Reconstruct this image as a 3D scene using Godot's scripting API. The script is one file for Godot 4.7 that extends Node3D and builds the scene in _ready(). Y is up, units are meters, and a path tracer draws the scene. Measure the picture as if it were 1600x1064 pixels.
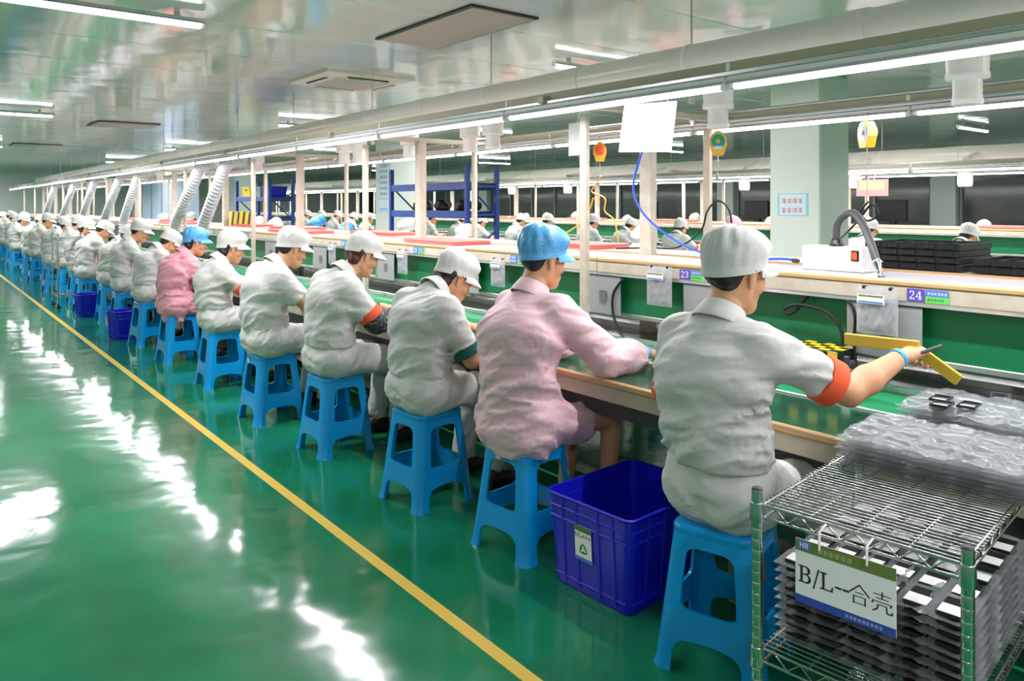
extends Node3D

const SEAT := 0.46
var rng := RandomNumberGenerator.new()

func _ready() -> void:
	rng.seed = 7
	set_view()
	make_materials()
	build_room()
	build_line_one()
	build_line_two()
	build_stools_and_bins()
	build_cart()
	build_bench_items()
	build_overhead_items()
	build_background()
	build_people()

func set_view() -> void:
	# level camera with a shifted lens, as the upright posts of the photograph show
	var cam := Camera3D.new()
	cam.name = "camera"
	cam.projection = Camera3D.PROJECTION_FRUSTUM
	cam.near = 0.05; cam.far = 200.0
	cam.size = 0.05 * 1064.0 / 1186.6
	cam.frustum_offset = Vector2(0.0, -0.05 * (532.0 - 319.5) / 1186.6)
	add_child(cam)
	cam.position = Vector3(0, 1.5, 0)
	cam.rotation = Vector3(0, -atan(945.0 / 1186.6), 0)
	cam.current = true
	var e := Environment.new()
	e.background_mode = Environment.BG_COLOR
	e.background_color = Color(0.05, 0.055, 0.06)
	e.tonemap_mode = Environment.TONE_MAPPER_LINEAR
	e.tonemap_exposure = 1.17
	e.sdfgi_enabled = true; e.ssao_enabled = true; e.ssil_enabled = true
	var w := WorldEnvironment.new()
	w.name = "surroundings"
	w.environment = e
	add_child(w)

# ------------------------------------------------------------------ mesh building
class MB:
	var v := PackedVector3Array()
	var n := PackedVector3Array()
	var uv := PackedVector2Array()
	var ix := PackedInt32Array()
	func vert(p: Vector3, nn: Vector3, t := Vector2.ZERO) -> int:
		v.append(p); n.append(nn); uv.append(t)
		return v.size() - 1
	func tri(a: Vector3, b: Vector3, c: Vector3) -> void:   # a b c counter-clockwise seen from outside
		var nn := (b - a).cross(c - a).normalized()
		var i := vert(a, nn); vert(b, nn); vert(c, nn)
		ix.append_array([i, i + 2, i + 1])
	func quad(a: Vector3, b: Vector3, c: Vector3, d: Vector3) -> void:
		var nn := (c - a).cross(d - b).normalized()
		var i := vert(a, nn, Vector2(0, 1)); vert(b, nn, Vector2(1, 1)); vert(c, nn, Vector2(1, 0)); vert(d, nn, Vector2(0, 0))
		ix.append_array([i, i + 2, i + 1, i, i + 3, i + 2])
	func box(c: Vector3, s: Vector3, bev := 0.0, q := Basis.IDENTITY) -> MB:
		var h := s * 0.5
		bev = minf(bev, minf(h.x, minf(h.y, h.z)) * 0.8)
		var sg := [Vector3(-1, -1, -1), Vector3(1, -1, -1), Vector3(1, 1, -1), Vector3(-1, 1, -1), Vector3(-1, -1, 1), Vector3(1, -1, 1), Vector3(1, 1, 1), Vector3(-1, 1, 1)]
		var f := [[5, 1, 2, 6, 0], [0, 4, 7, 3, 0], [3, 7, 6, 2, 1], [0, 1, 5, 4, 1], [4, 5, 6, 7, 2], [1, 0, 3, 2, 2]]
		var P := func(i: int, ax: int) -> Vector3:
			var g: Vector3 = sg[i]
			var r := Vector3(g.x * (h.x - bev), g.y * (h.y - bev), g.z * (h.z - bev))
			r[ax] = g[ax] * h[ax]
			return c + q * r
		for k in f:
			quad(P.call(k[0], k[4]), P.call(k[1], k[4]), P.call(k[2], k[4]), P.call(k[3], k[4]))
		if bev > 0.0:
			for a in 8:
				for ax in 3:
					var b := a ^ (1 if ax == 0 else 2 if ax == 1 else 4)
					var m := [0, 1, 3, 2, 4, 5, 7, 6]
					var ia: int = m[a]
					var ib: int = m[b]
					if a < b:
						var a1 := (ax + 1) % 3
						var a2 := (ax + 2) % 3
						var p0: Vector3 = P.call(ia, a1)
						var p1: Vector3 = P.call(ib, a1)
						var p2: Vector3 = P.call(ib, a2)
						var p3: Vector3 = P.call(ia, a2)
						var g: Vector3 = sg[ia]
						var out := Vector3.ZERO
						out[a1] = g[a1]; out[a2] = g[a2]
						out = q * out
						if (p2 - p0).cross(p3 - p1).dot(out) > 0: quad(p0, p1, p2, p3)
						else: quad(p3, p2, p1, p0)
				var mm := [0, 1, 3, 2, 4, 5, 7, 6]
				var i: int = mm[a]
				var x: Vector3 = P.call(i, 0)
				var y: Vector3 = P.call(i, 1)
				var z: Vector3 = P.call(i, 2)
				if (y - x).cross(z - x).dot(q * sg[i]) > 0: tri(x, y, z)
				else: tri(x, z, y)
		return self
	# rings: arrays of points; ring order counter-clockwise seen from the side the rings advance to
	func loft(rings: Array, closed := true, cap0 := false, cap1 := false) -> MB:
		var R := rings.size()
		var m: int = rings[0].size()
		var base := v.size()
		for r in R:
			for j in m:
				var pu: Vector3 = rings[mini(r + 1, R - 1)][j] - rings[maxi(r - 1, 0)][j]
				var ja := (j + 1) % m if closed else mini(j + 1, m - 1)
				var jb := (j - 1 + m) % m if closed else maxi(j - 1, 0)
				var pv: Vector3 = rings[r][ja] - rings[r][jb]
				if pv.length_squared() < 1e-12:
					pv = rings[mini(r + 1, R - 1)][ja] + rings[maxi(r - 1, 0)][ja] - rings[mini(r + 1, R - 1)][jb] - rings[maxi(r - 1, 0)][jb]
				vert(rings[r][j], pv.cross(pu).normalized(), Vector2(float(j) / m, float(r) / maxi(1, R - 1)))
		var e := m if closed else m - 1
		for r in R - 1:
			for j in e:
				var a := base + r * m + j
				var b := base + r * m + (j + 1) % m
				ix.append_array([a, b + m, b, a, a + m, b + m])
		if cap0: _cap(rings[0], true)
		if cap1: _cap(rings[R - 1], false)
		return self
	func _cap(ring: PackedVector3Array, flip: bool) -> void:
		var c := Vector3.ZERO
		for p in ring: c += p
		c /= ring.size()
		for j in ring.size():
			var a := ring[j]
			var b := ring[(j + 1) % ring.size()]
			if flip: tri(c, b, a)
			else: tri(c, a, b)
	func tube(pts: Array, r, sides := 8, caps := true) -> MB:   # r: float or array
		var rings := []
		var up := Vector3.UP
		var m := pts.size()
		var t0: Vector3 = (pts[1] - pts[0]).normalized()
		if absf(t0.dot(up)) > 0.9: up = Vector3.RIGHT
		var nn := (up - t0 * up.dot(t0)).normalized()
		for i in m:
			var t: Vector3 = (pts[mini(i + 1, m - 1)] - pts[maxi(i - 1, 0)]).normalized()
			nn = (nn - t * nn.dot(t)).normalized()
			var bb := t.cross(nn)
			var rr: float = r if not (r is Array or r is PackedFloat32Array) else r[i]
			var ring := PackedVector3Array()
			for j in sides:
				var an := TAU * j / sides
				ring.append(pts[i] + (nn * cos(an) + bb * sin(an)) * rr)
			rings.append(ring)
		return loft(rings, true, caps, caps)
	func lathe(prof: Array, segs := 16, o := Vector3.ZERO, q := Basis.IDENTITY) -> MB:   # prof: Vector2(r, y) bottom to top outside
		var rings := []
		for p in prof:
			var ring := PackedVector3Array()
			for j in segs:
				var an := -TAU * j / segs
				ring.append(o + q * Vector3(p.x * cos(an), p.y, p.x * sin(an)))
			rings.append(ring)
		return loft(rings, true, prof[0].x > 1e-4, prof[-1].x > 1e-4)
	func prism(poly: PackedVector2Array, o: Vector3, ux: Vector3, uy: Vector3, depth: float) -> MB:   # front at o, goes back by depth along -(ux x uy)
		var nn := ux.cross(uy).normalized()
		var p := poly
		if Geometry2D.is_polygon_clockwise(p):
			p = poly.duplicate(); p.reverse()
		var t := Geometry2D.triangulate_polygon(p)
		var W := func(k: Vector2, back: float) -> Vector3: return o + ux * k.x + uy * k.y - nn * back
		for i in range(0, t.size(), 3):
			var a := p[t[i]]
			var b := p[t[i + 1]]
			var c := p[t[i + 2]]
			if (b - a).cross(c - a) < 0:
				var s := b; b = c; c = s
			tri(W.call(a, 0.0), W.call(b, 0.0), W.call(c, 0.0))
			tri(W.call(a, depth), W.call(c, depth), W.call(b, depth))
		for i in p.size():
			var a := p[i]
			var b := p[(i + 1) % p.size()]
			quad(W.call(a, depth), W.call(b, depth), W.call(b, 0.0), W.call(a, 0.0))
		return self
	func add(o: MB, t := Transform3D.IDENTITY, mirror := false) -> MB:
		var base := v.size()
		for i in o.v.size():
			v.append(t * o.v[i]); n.append((t.basis * o.n[i]).normalized()); uv.append(o.uv[i] if i < o.uv.size() else Vector2.ZERO)
		for i in range(0, o.ix.size(), 3):
			if mirror: ix.append_array([base + o.ix[i], base + o.ix[i + 2], base + o.ix[i + 1]])
			else: ix.append_array([base + o.ix[i], base + o.ix[i + 1], base + o.ix[i + 2]])
		return self
	func mesh() -> ArrayMesh:
		var a := []
		a.resize(Mesh.ARRAY_MAX)
		a[Mesh.ARRAY_VERTEX] = v; a[Mesh.ARRAY_NORMAL] = n
		if uv.size() == v.size(): a[Mesh.ARRAY_TEX_UV] = uv
		a[Mesh.ARRAY_INDEX] = ix
		var m := ArrayMesh.new()
		m.add_surface_from_arrays(Mesh.PRIMITIVE_TRIANGLES, a)
		return m

# ------------------------------------------------------------------ smooth fields (bodies and cloth), meshed as surface nets
class Field:
	var A := PackedVector3Array()
	var BA := PackedVector3Array()
	var IB := PackedFloat32Array()
	var RA := PackedFloat32Array()
	var RD := PackedFloat32Array()
	var K := PackedFloat32Array()
	var N := PackedVector3Array()
	var FS := PackedFloat32Array()
	var MODE := PackedInt32Array()      # 0 round, 1 flat end at b, -1 subtract
	var top := 1e9                      # keep what lies below
	var low := -1e9                     # keep what lies above
	var fold := 0.0
	var noise: FastNoiseLite
	var stretch := Vector3.ONE
	var turn := Basis.IDENTITY
	var fold_high := 1.02
	var fold_low := 0.75
	var grow := 0.0
	func bone(a: Vector3, b: Vector3, ra: float, rb: float, k := 0.03, axis := Vector3.ZERO, flat := 1.0, mode := 0) -> Field:
		A.append(a)
		var d := b - a
		if d.length() < 1e-4: d = Vector3(0, 1e-3, 0)
		BA.append(d); IB.append(1.0 / d.length_squared()); RA.append(ra); RD.append(rb - ra); K.append(k)
		N.append(axis.normalized() if axis != Vector3.ZERO else axis); FS.append(flat); MODE.append(mode)
		return self
	func at(p: Vector3, list: PackedInt32Array) -> float:
		var d := 1.0
		for i in list:
			var pa := p - A[i]
			var hh := pa.dot(BA[i]) * IB[i]
			var h := clampf(hh, 0.0, 1.0)
			var w := pa - BA[i] * h
			if FS[i] != 1.0: w += N[i] * (w.dot(N[i]) * (FS[i] - 1.0))
			var e := w.length() - RA[i] - RD[i] * h - grow
			var mo := MODE[i]
			if mo == 1: e = maxf(e, (hh - 1.0) / sqrt(IB[i]))
			var k := K[i]
			if mo >= 0:
				var t := k - absf(d - e)
				d = minf(d, e)
				if t > 0.0: d -= t * t * 0.25 / k
			else:
				e = -e
				var t := k - absf(d - e)
				d = maxf(d, e)
				if t > 0.0: d += t * t * 0.25 / k
		if fold > 0.0 and absf(d) < 0.05:
			# long soft ridges, as cloth makes them, fewer where it hangs from the shoulders
			var fq := turn * p
			var am := fold * (0.5 + 0.5 * smoothstep(fold_high, fold_low, p.y))
			d += am * (1.6 * absf(noise.get_noise_3dv(fq * stretch)) - 0.35 + 0.5 * noise.get_noise_3dv(fq * stretch * 0.45 + Vector3(3, 1, 7)))
		d = maxf(d, p.y - top)
		d = maxf(d, low - p.y)
		return d
	func mesh_into(mb: MB, s: float, t := Transform3D.IDENTITY, mirror := false) -> MB:
		var lo := Vector3(1e9, 1e9, 1e9)
		var hi := -lo
		var all := PackedInt32Array()
		for i in A.size():
			all.append(i)
			if MODE[i] < 0: continue
			var r := maxf(RA[i], RA[i] + RD[i]) + 0.02 + grow
			for p in [A[i], A[i] + BA[i]]:
				lo = lo.min(p - Vector3(r, r, r)); hi = hi.max(p + Vector3(r, r, r))
		lo.y = maxf(lo.y, low - 3 * s); hi.y = minf(hi.y, top + 3 * s)
		var bx := int(ceil((hi.x - lo.x) / (4 * s))) + 1
		var by := int(ceil((hi.y - lo.y) / (4 * s))) + 1
		var bz := int(ceil((hi.z - lo.z) / (4 * s))) + 1
		var nx := bx * 4 + 1
		var ny := by * 4 + 1
		var nz := bz * 4 + 1
		var sy := nx
		var sz := nx * ny
		var val := PackedFloat32Array()
		val.resize(nx * ny * nz); val.fill(1e9)
		var vid := PackedInt32Array()
		vid.resize(nx * ny * nz); vid.fill(-1)
		var reach := 4 * s * 0.87
		var blocks := []
		for k in bz:
			for j in by:
				for i in bx:
					var c := lo + Vector3(i * 4 + 2, j * 4 + 2, k * 4 + 2) * s
					var d := at(c, all)
					if absf(d) > reach + 0.03 + fold * 0.5: continue
					var near := PackedInt32Array()
					for q in all:
						var pa := c - A[q]
						var h := clampf(pa.dot(BA[q]) * IB[q], 0.0, 1.0)
						var w := pa - BA[q] * h
						if FS[q] < 1.0: w += N[q] * (w.dot(N[q]) * (FS[q] - 1.0))
						var m := w.length() - maxf(RA[q], RA[q] + RD[q]) - grow
						if m < reach + K[q] + 0.03 + maxf(0.0, d): near.append(q)
					blocks.append([i, j, k])
					for z in range(k * 4, k * 4 + 5):
						for y in range(j * 4, j * 4 + 5):
							for x in range(i * 4, i * 4 + 5):
								var id := x + y * sy + z * sz
								if val[id] > 1e8: val[id] = at(lo + Vector3(x, y, z) * s, near)
		var vs := PackedVector3Array()
		var off := [0, 1, sy, sy + 1, sz, sz + 1, sz + sy, sz + sy + 1]
		var ed := [[0, 1], [2, 3], [4, 5], [6, 7], [0, 2], [1, 3], [4, 6], [5, 7], [0, 4], [1, 5], [2, 6], [3, 7]]
		var cells := []
		for b in blocks:
			for z in range(b[2] * 4, b[2] * 4 + 4):
				for y in range(b[1] * 4, b[1] * 4 + 4):
					for x in range(b[0] * 4, b[0] * 4 + 4):
						var id: int = x + y * sy + z * sz
						var neg := 0
						for o in off:
							if val[id + o] < 0.0: neg += 1
						if neg == 0 or neg == 8: continue
						var sum := Vector3.ZERO
						var cnt := 0
						for e in ed:
							var a: float = val[id + off[e[0]]]
							var c: float = val[id + off[e[1]]]
							if (a < 0.0) != (c < 0.0):
								var f := a / (a - c)
								var e0: int = e[0]
								var e1: int = e[1]
								sum += Vector3(e0 & 1, (e0 >> 1) & 1, e0 >> 2).lerp(Vector3(e1 & 1, (e1 >> 1) & 1, e1 >> 2), f)
								cnt += 1
						vid[id] = vs.size()
						vs.append(lo + (Vector3(x, y, z) + sum / cnt) * s)
						cells.append(id)
		var tri := PackedInt32Array()
		for id in cells:
			for ax in 3:
				var du: int = [1, sy, sz][ax]
				var dv: int = [sy, sz, 1][ax]
				var dw: int = [sz, 1, sy][ax]
				var a: float = val[id]
				var c: float = val[id + du]
				if (a < 0.0) == (c < 0.0): continue
				if id - dv - dw < 0: continue
				var p0 := vid[id]
				var p1 := vid[id - dv]
				var p2 := vid[id - dv - dw]
				var p3 := vid[id - dw]
				if p1 < 0 or p2 < 0 or p3 < 0: continue
				if a < 0.0: tri.append_array([p0, p2, p1, p0, p3, p2])
				else: tri.append_array([p0, p1, p2, p0, p2, p3])
		var ns := PackedVector3Array()
		ns.resize(vs.size())
		for i in range(0, tri.size(), 3):
			var p := vs[tri[i]]
			var w := (vs[tri[i + 2]] - p).cross(vs[tri[i + 1]] - p)
			ns[tri[i]] += w; ns[tri[i + 1]] += w; ns[tri[i + 2]] += w
		var base := mb.v.size()
		for i in vs.size():
			mb.v.append(t * vs[i]); mb.n.append((t.basis * ns[i]).normalized()); mb.uv.append(Vector2.ZERO)
		for i in range(0, tri.size(), 3):
			if mirror: mb.ix.append_array([base + tri[i], base + tri[i + 2], base + tri[i + 1]])
			else: mb.ix.append_array([base + tri[i], base + tri[i + 1], base + tri[i + 2]])
		return mb

# ------------------------------------------------------------------ nodes
var taken := {}
func numbered(called: String) -> String:
	var k: int = taken.get(called, 0)
	taken[called] = k + 1
	return called if k == 0 else "%s_%03d" % [called, k]
func tag(o: Node, label: String, category := "", group := "", kind := "") -> Node:
	if label: o.set_meta("label", label)
	if category: o.set_meta("category", category)
	if group: o.set_meta("group", group)
	if kind: o.set_meta("kind", kind)
	return o
func thing(called: String, label: String, category: String, at := Vector3.ZERO, turn := 0.0, group := "") -> Node3D:
	var o := Node3D.new()
	o.name = numbered(called)
	add_child(o)
	o.position = at; o.rotation.y = turn
	tag(o, label, category, group)
	return o
func part(parent: Node, called: String, shape, mat: Material, at := Vector3.ZERO, turn := 0.0) -> MeshInstance3D:
	var o := MeshInstance3D.new()
	o.mesh = shape.mesh() if shape is MB else shape
	o.material_override = mat
	o.name = called
	parent.add_child(o, true)
	o.position = at; o.rotation.y = turn
	return o
func single(called: String, shape, mat: Material, label: String, category: String, at := Vector3.ZERO, turn := 0.0, group := "") -> MeshInstance3D:
	var o := MeshInstance3D.new()
	o.mesh = shape.mesh() if shape is MB else shape
	o.material_override = mat
	o.name = numbered(called)
	add_child(o)
	o.position = at; o.rotation.y = turn
	tag(o, label, category, group)
	return o
func struct(called: String, shape, mat: Material, label: String, parent: Node = self) -> MeshInstance3D:
	var o := MeshInstance3D.new()
	o.mesh = shape.mesh() if shape is MB else shape
	o.material_override = mat
	o.name = numbered(called) if parent == self else called
	parent.add_child(o, true)
	if parent == self: tag(o, label, called.split("_")[0], "", "structure")
	return o
func copy(o: Node3D, at: Vector3, turn: float, label := "", group := "", called := "") -> Node3D:
	var c: Node3D = o.duplicate()
	var nm := called
	if nm == "":
		nm = o.name
		var cut := nm.rfind("_")
		if cut > 0 and nm.substr(cut + 1).is_valid_int(): nm = nm.substr(0, cut)
	c.name = numbered(nm)
	add_child(c)
	c.position = at; c.rotation.y = turn
	if label: c.set_meta("label", label)
	if group: c.set_meta("group", group)
	return c
func v3(x: float, y: float, z: float) -> Vector3: return Vector3(x, y, z)
func spline(pts: Array, per := 6) -> Array:
	var out := []
	for i in pts.size() - 1:
		var a: Vector3 = pts[maxi(i - 1, 0)]
		var b: Vector3 = pts[i]
		var c: Vector3 = pts[i + 1]
		var d: Vector3 = pts[mini(i + 2, pts.size() - 1)]
		for k in per: out.append(b.cubic_interpolate(c, a, d, float(k) / per))
	out.append(pts[-1])
	return out

# ------------------------------------------------------------------ materials
var M := {}
func mat(called: String, c: Color, rough := 0.6, metal := 0.0) -> StandardMaterial3D:
	var m := StandardMaterial3D.new()
	m.resource_name = called
	m.albedo_color = c; m.roughness = rough; m.metallic = metal
	M[called] = m
	return m
func rgb(r: int, g: int, b: int) -> Color: return Color(r / 255.0, g / 255.0, b / 255.0)
func noise_tex(freq: float, seed_: int, size := 256, normal := false, ramp: Gradient = null, type := FastNoiseLite.TYPE_SIMPLEX_SMOOTH, oct := 4, bump := 4.0) -> NoiseTexture2D:
	var f := FastNoiseLite.new()
	f.noise_type = type; f.frequency = freq; f.seed = seed_; f.fractal_octaves = oct
	var t := NoiseTexture2D.new()
	t.width = size; t.height = size; t.seamless = true; t.noise = f; t.as_normal_map = normal; t.bump_strength = bump
	if ramp: t.color_ramp = ramp
	return t
func grad(a: Color, b: Color, p := 0.0, q := 1.0) -> Gradient:
	var g := Gradient.new()
	g.set_color(0, a); g.set_color(1, b); g.set_offset(0, p); g.set_offset(1, q)
	return g
func triplanar(m: StandardMaterial3D, scale: Vector3, world := true) -> void:
	m.uv1_triplanar = true; m.uv1_world_triplanar = world; m.uv1_scale = scale

# ------------------------------------------------------------------ materials of the place
func make_materials() -> void:
	var fl := mat("green_epoxy", Color.WHITE, 0.11)
	fl.albedo_texture = noise_tex(0.012, 3, 512, false, grad(rgb(18, 108, 70), rgb(28, 126, 84), 0.25, 0.8))
	fl.heightmap_enabled = true
	fl.heightmap_texture = noise_tex(0.022, 11, 512, false, null, FastNoiseLite.TYPE_SIMPLEX_SMOOTH, 3)
	fl.heightmap_scale = 0.26
	fl.metallic_specular = 0.55
	triplanar(fl, Vector3(0.2, 0.2, 0.2))
	var ce := mat("ceiling_panel", rgb(214, 219, 214), 0.1)
	ce.metallic_specular = 0.75
	ce.heightmap_enabled = true
	ce.heightmap_texture = noise_tex(0.02, 5, 256, false, null, FastNoiseLite.TYPE_SIMPLEX_SMOOTH, 2)
	ce.heightmap_scale = 0.3
	triplanar(ce, Vector3(0.3, 0.3, 0.3))
	var wl := mat("wall_paint", rgb(205, 212, 204), 0.5)
	wl.albedo_texture = noise_tex(0.02, 9, 256, false, grad(rgb(240, 240, 240), rgb(255, 255, 255)))
	triplanar(wl, Vector3(0.5, 0.5, 0.5))
	mat("end_wall", rgb(196, 206, 198), 0.4)
	mat("column_paint", rgb(214, 224, 214), 0.4)
	mat("yellow_tape", rgb(222, 190, 78), 0.4)
	var dg := mat("dark_glass", rgb(88, 96, 94), 0.1)
	dg.metallic_specular = 0.6
	mat("mullion", rgb(150, 155, 152), 0.4, 0.3)
	mat("seam", rgb(120, 126, 122), 0.6)
	var be := mat("beige_steel", rgb(196, 188, 170), 0.4)
	be.albedo_texture = noise_tex(0.03, 21, 256, false, grad(rgb(243, 241, 238), rgb(255, 255, 255), 0.3, 0.6))
	triplanar(be, Vector3(1.3, 1.3, 1.3))
	mat("olive_channel", rgb(176, 172, 146), 0.5)
	mat("pvc", rgb(226, 226, 216), 0.28)
	mat("pvc_white", rgb(240, 240, 234), 0.35)
	mat("alu", rgb(190, 194, 196), 0.32, 0.85)
	mat("bright_alu", rgb(215, 218, 220), 0.25, 0.7)
	mat("white_sheet", rgb(240, 240, 238), 0.4)
	var tb := mat("tube_glow", rgb(255, 255, 255), 0.4)
	tb.emission_enabled = true
	tb.emission = Color(0.96, 0.98, 1.0)
	tb.emission_energy_multiplier = 7.0
	mat("lamp_end", rgb(225, 225, 222), 0.5)
	var wk := mat("green_mat", Color.WHITE, 0.16)
	wk.albedo_texture = noise_tex(0.02, 31, 256, false, grad(rgb(22, 70, 50), rgb(34, 86, 62), 0.3, 0.7))
	wk.metallic_specular = 0.6
	triplanar(wk, Vector3(0.8, 0.8, 0.8))
	mat("belt_green", rgb(40, 150, 96), 0.3)
	mat("belt_tray", rgb(104, 122, 112), 0.22, 0.2)
	mat("panel_green", rgb(8, 112, 70), 0.45)
	var ew := mat("edge_wood", rgb(205, 172, 124), 0.4)
	ew.albedo_texture = noise_tex(0.04, 41, 256, false, grad(rgb(225, 220, 212), rgb(255, 255, 255)))
	triplanar(ew, Vector3(4, 4, 0.6))
	mat("apron", rgb(176, 170, 148), 0.4)
	mat("dark_steel", rgb(54, 58, 58), 0.5)
	var sh := mat("shelf_white", rgb(206, 206, 212), 0.22)
	sh.metallic_specular = 0.5
	var pc := mat("clear_sheet", Color(0.82, 0.84, 0.86, 0.45), 0.3)
	pc.transparency = BaseMaterial3D.TRANSPARENCY_ALPHA
	mat("grey_sheet", rgb(152, 156, 158), 0.35)
	mat("black_plastic", rgb(22, 24, 25), 0.32)
	mat("black_rubber", rgb(18, 18, 19), 0.55)
	mat("stool_blue", rgb(6, 150, 220), 0.22)
	mat("bin_blue", rgb(20, 24, 190), 0.3)
	mat("paper", rgb(240, 241, 240), 0.7)
	mat("chrome", rgb(205, 207, 205), 0.16, 1.0)
	mat("foam_red", rgb(238, 112, 100), 0.65)
	mat("rack_blue", rgb(18, 66, 150), 0.4)
	mat("hazard_yellow", rgb(226, 196, 40), 0.45)
	mat("orange", rgb(240, 92, 44), 0.5)
	mat("hose_blue", rgb(36, 92, 226), 0.35)
	mat("hose_grey", rgb(188, 190, 194), 0.4)
	mat("hose_dark", rgb(72, 74, 76), 0.4)
	mat("yellow_plastic", rgb(228, 176, 50), 0.4)
	mat("teal_label", rgb(20, 150, 126), 0.4)
	mat("label_purple", rgb(86, 76, 178), 0.45)
	mat("label_blue", rgb(72, 124, 210), 0.45)
	mat("label_green", rgb(104, 206, 92), 0.45)
	mat("ink_white", rgb(245, 245, 245), 0.6)
	mat("ink_black", rgb(40, 42, 46), 0.6)
	mat("ink_pale", rgb(190, 210, 235), 0.6)

# ------------------------------------------------------------------ room shell
func build_room() -> void:
	var xa := -4.0
	var xb := 17.0
	var za := -33.0
	var zb := 5.0
	var H := 2.8
	struct("floor", MB.new().box(v3((xa + xb) / 2, -0.1, (za + zb) / 2), v3(xb - xa + 0.6, 0.2, zb - za + 0.6)), M.green_epoxy, "glossy green epoxy factory floor")
	# the yellow tape beside the stools
	var tape := single("floor_tape", MB.new().box(v3(1.54, 0.0008, -13.5), v3(0.05, 0.0016, 33.0)), M.yellow_tape, "yellow tape line on the green floor beside the stools", "tape")
	# ceiling of steel panels with open joints
	var slab := struct("ceiling", MB.new().box(v3((xa + xb) / 2, H + 0.13, (za + zb) / 2), v3(xb - xa + 0.6, 0.2, zb - za + 0.6)), M.seam, "glossy grey steel panel ceiling")
	var pane := MB.new().box(Vector3.ZERO, v3(xb - xa, 0.03, 1.107), 0.004).mesh()
	var z := -5.56 + 1.115 * 9.5
	while z > za:
		part(slab, "panel", pane, M.ceiling_panel, v3((xa + xb) / 2, H + 0.015, z))
		z -= 1.115
	struct("wall_left", MB.new().box(v3(xa - 0.1, H / 2, (za + zb) / 2), v3(0.2, H + 0.1, zb - za)), M.wall_paint, "white painted wall across the aisle")
	struct("wall_back", MB.new().box(v3((xa + xb) / 2, H / 2, za - 0.1), v3(xb - xa, H + 0.1, 0.2)), M.end_wall, "grey green end wall beyond the line")
	struct("wall_front", MB.new().box(v3((xa + xb) / 2, H / 2, zb + 0.1), v3(xb - xa, H + 0.1, 0.2)), M.wall_paint, "white painted wall behind the viewer")
	# right wall: parapet, lintel and piers round dark windows
	var rw := struct("wall_right", MB.new().box(v3(xb + 0.1, 0.45, (za + zb) / 2), v3(0.2, 0.9, zb - za)).box(v3(xb + 0.1, 2.75, (za + zb) / 2), v3(0.2, 0.12, zb - za)), M.wall_paint, "far side wall round dark windows")
	var k := 0
	z = 4.0
	while z > za + 1.0:
		struct("pier", MB.new().box(v3(xb + 0.05, 1.8, z), v3(0.3, 1.8, 0.5), 0.01), M.column_paint, "", rw)
		z -= 5.4
	z = 4.0
	while z - 5.4 > za:
		k += 1
		var wn := struct("window_%d" % k, MB.new().box(v3(xb + 0.1, 1.8, z - 2.7), v3(0.02, 1.8, 4.9)), M.dark_glass, "dark window %s of the far side wall" % ["first", "second", "third", "fourth", "fifth", "sixth", "seventh"][(k - 1) % 7])
		for q in 5:
			struct("mullion", MB.new().box(v3(xb + 0.06, 1.8, z - 0.3 - q * 1.2), v3(0.06, 1.8, 0.05), 0.006), M.mullion, "", wn)
		struct("mullion", MB.new().box(v3(xb + 0.05, 2.1, z - 2.7), v3(0.05, 0.05, 4.9), 0.006), M.mullion, "", wn)
		z -= 5.4
	# square columns in a row behind the near line
	k = 0
	for cz in [-4.22, -12.7, -21.2, -29.7]:
		var c := struct("column", MB.new().box(v3(7.28, H / 2, cz), v3(0.56, H, 0.56), 0.015), M.column_paint, "square pale column %s the viewer behind the line" % ["nearest", "second from", "third from", "fourth from"][k])
		k += 1
	# hatch and air outlets in the ceiling
	hatch(v3(3.14, H - 0.012, -4.65), 0.56, 1.28, "large square-edged access hatch in the ceiling nearest the viewer")
	hatch(v3(2.75, H - 0.012, -13.6), 0.9, 0.9, "dark access hatch in the ceiling over the middle of the line")
	hatch(v3(2.2, H - 0.012, -19.5), 0.9, 0.9, "farthest dark access hatch in the ceiling")
	cassette(v3(3.6, H, -7.2))
	# ceiling battens
	var zl := [1.45, -5.4, -12.2, -19.3, -26.2, -31.0]
	var nm := ["behind the viewer", "nearest in view", "second in view", "third in view", "fourth in view", "last before the end wall"]
	for i in zl.size():
		lamp(v3(1.0, H - 0.075, zl[i]), true, 1.2, 5.5, "ceiling_lamp", "white tube lamp under the ceiling over the aisle, " + nm[i], "ceiling lamps over the aisle", 0.05)
		lamp(v3(-1.6, H - 0.075, zl[i]), true, 1.2, 5.5, "ceiling_lamp", "white tube lamp under the ceiling beyond the aisle, " + nm[i], "ceiling lamps over the aisle", 0.05)
	var zr := [1.4, -5.0, -11.4, -17.9, -24.4]
	var rows := [[5.05, "behind the near line"], [8.5, "beyond the columns"], [13.6, "beyond the second line"]]
	for r in rows:
		for i in zr.size():
			lamp(v3(r[0], H - 0.075, zr[i]), true, 1.2, 5.5, "ceiling_lamp", "%s white tube lamp under the ceiling %s" % [ORD[i + 1], r[1]], "ceiling lamps " + r[1], 0.05)

func hatch(c: Vector3, wx: float, wz: float, label: String) -> void:
	var t := thing("ceiling_hatch", label, "hatch", c)
	part(t, "panel", MB.new().box(v3(0, 0, 0), v3(wx - 0.03, 0.02, wz - 0.03), 0.004), mat_once("hatch_grey", rgb(168, 164, 154), 0.6))
	var f := MB.new()
	for s in [-1, 1]:
		f.box(v3(s * wx / 2, 0.004, 0), v3(0.012, 0.016, wz + 0.012)); f.box(v3(0, 0.004, s * wz / 2), v3(wx, 0.016, 0.012))
	part(t, "frame", f, M.dark_steel)
func mat_once(n: String, c: Color, r := 0.5, m := 0.0) -> StandardMaterial3D:
	return M[n] if M.has(n) else mat(n, c, r, m)

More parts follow.
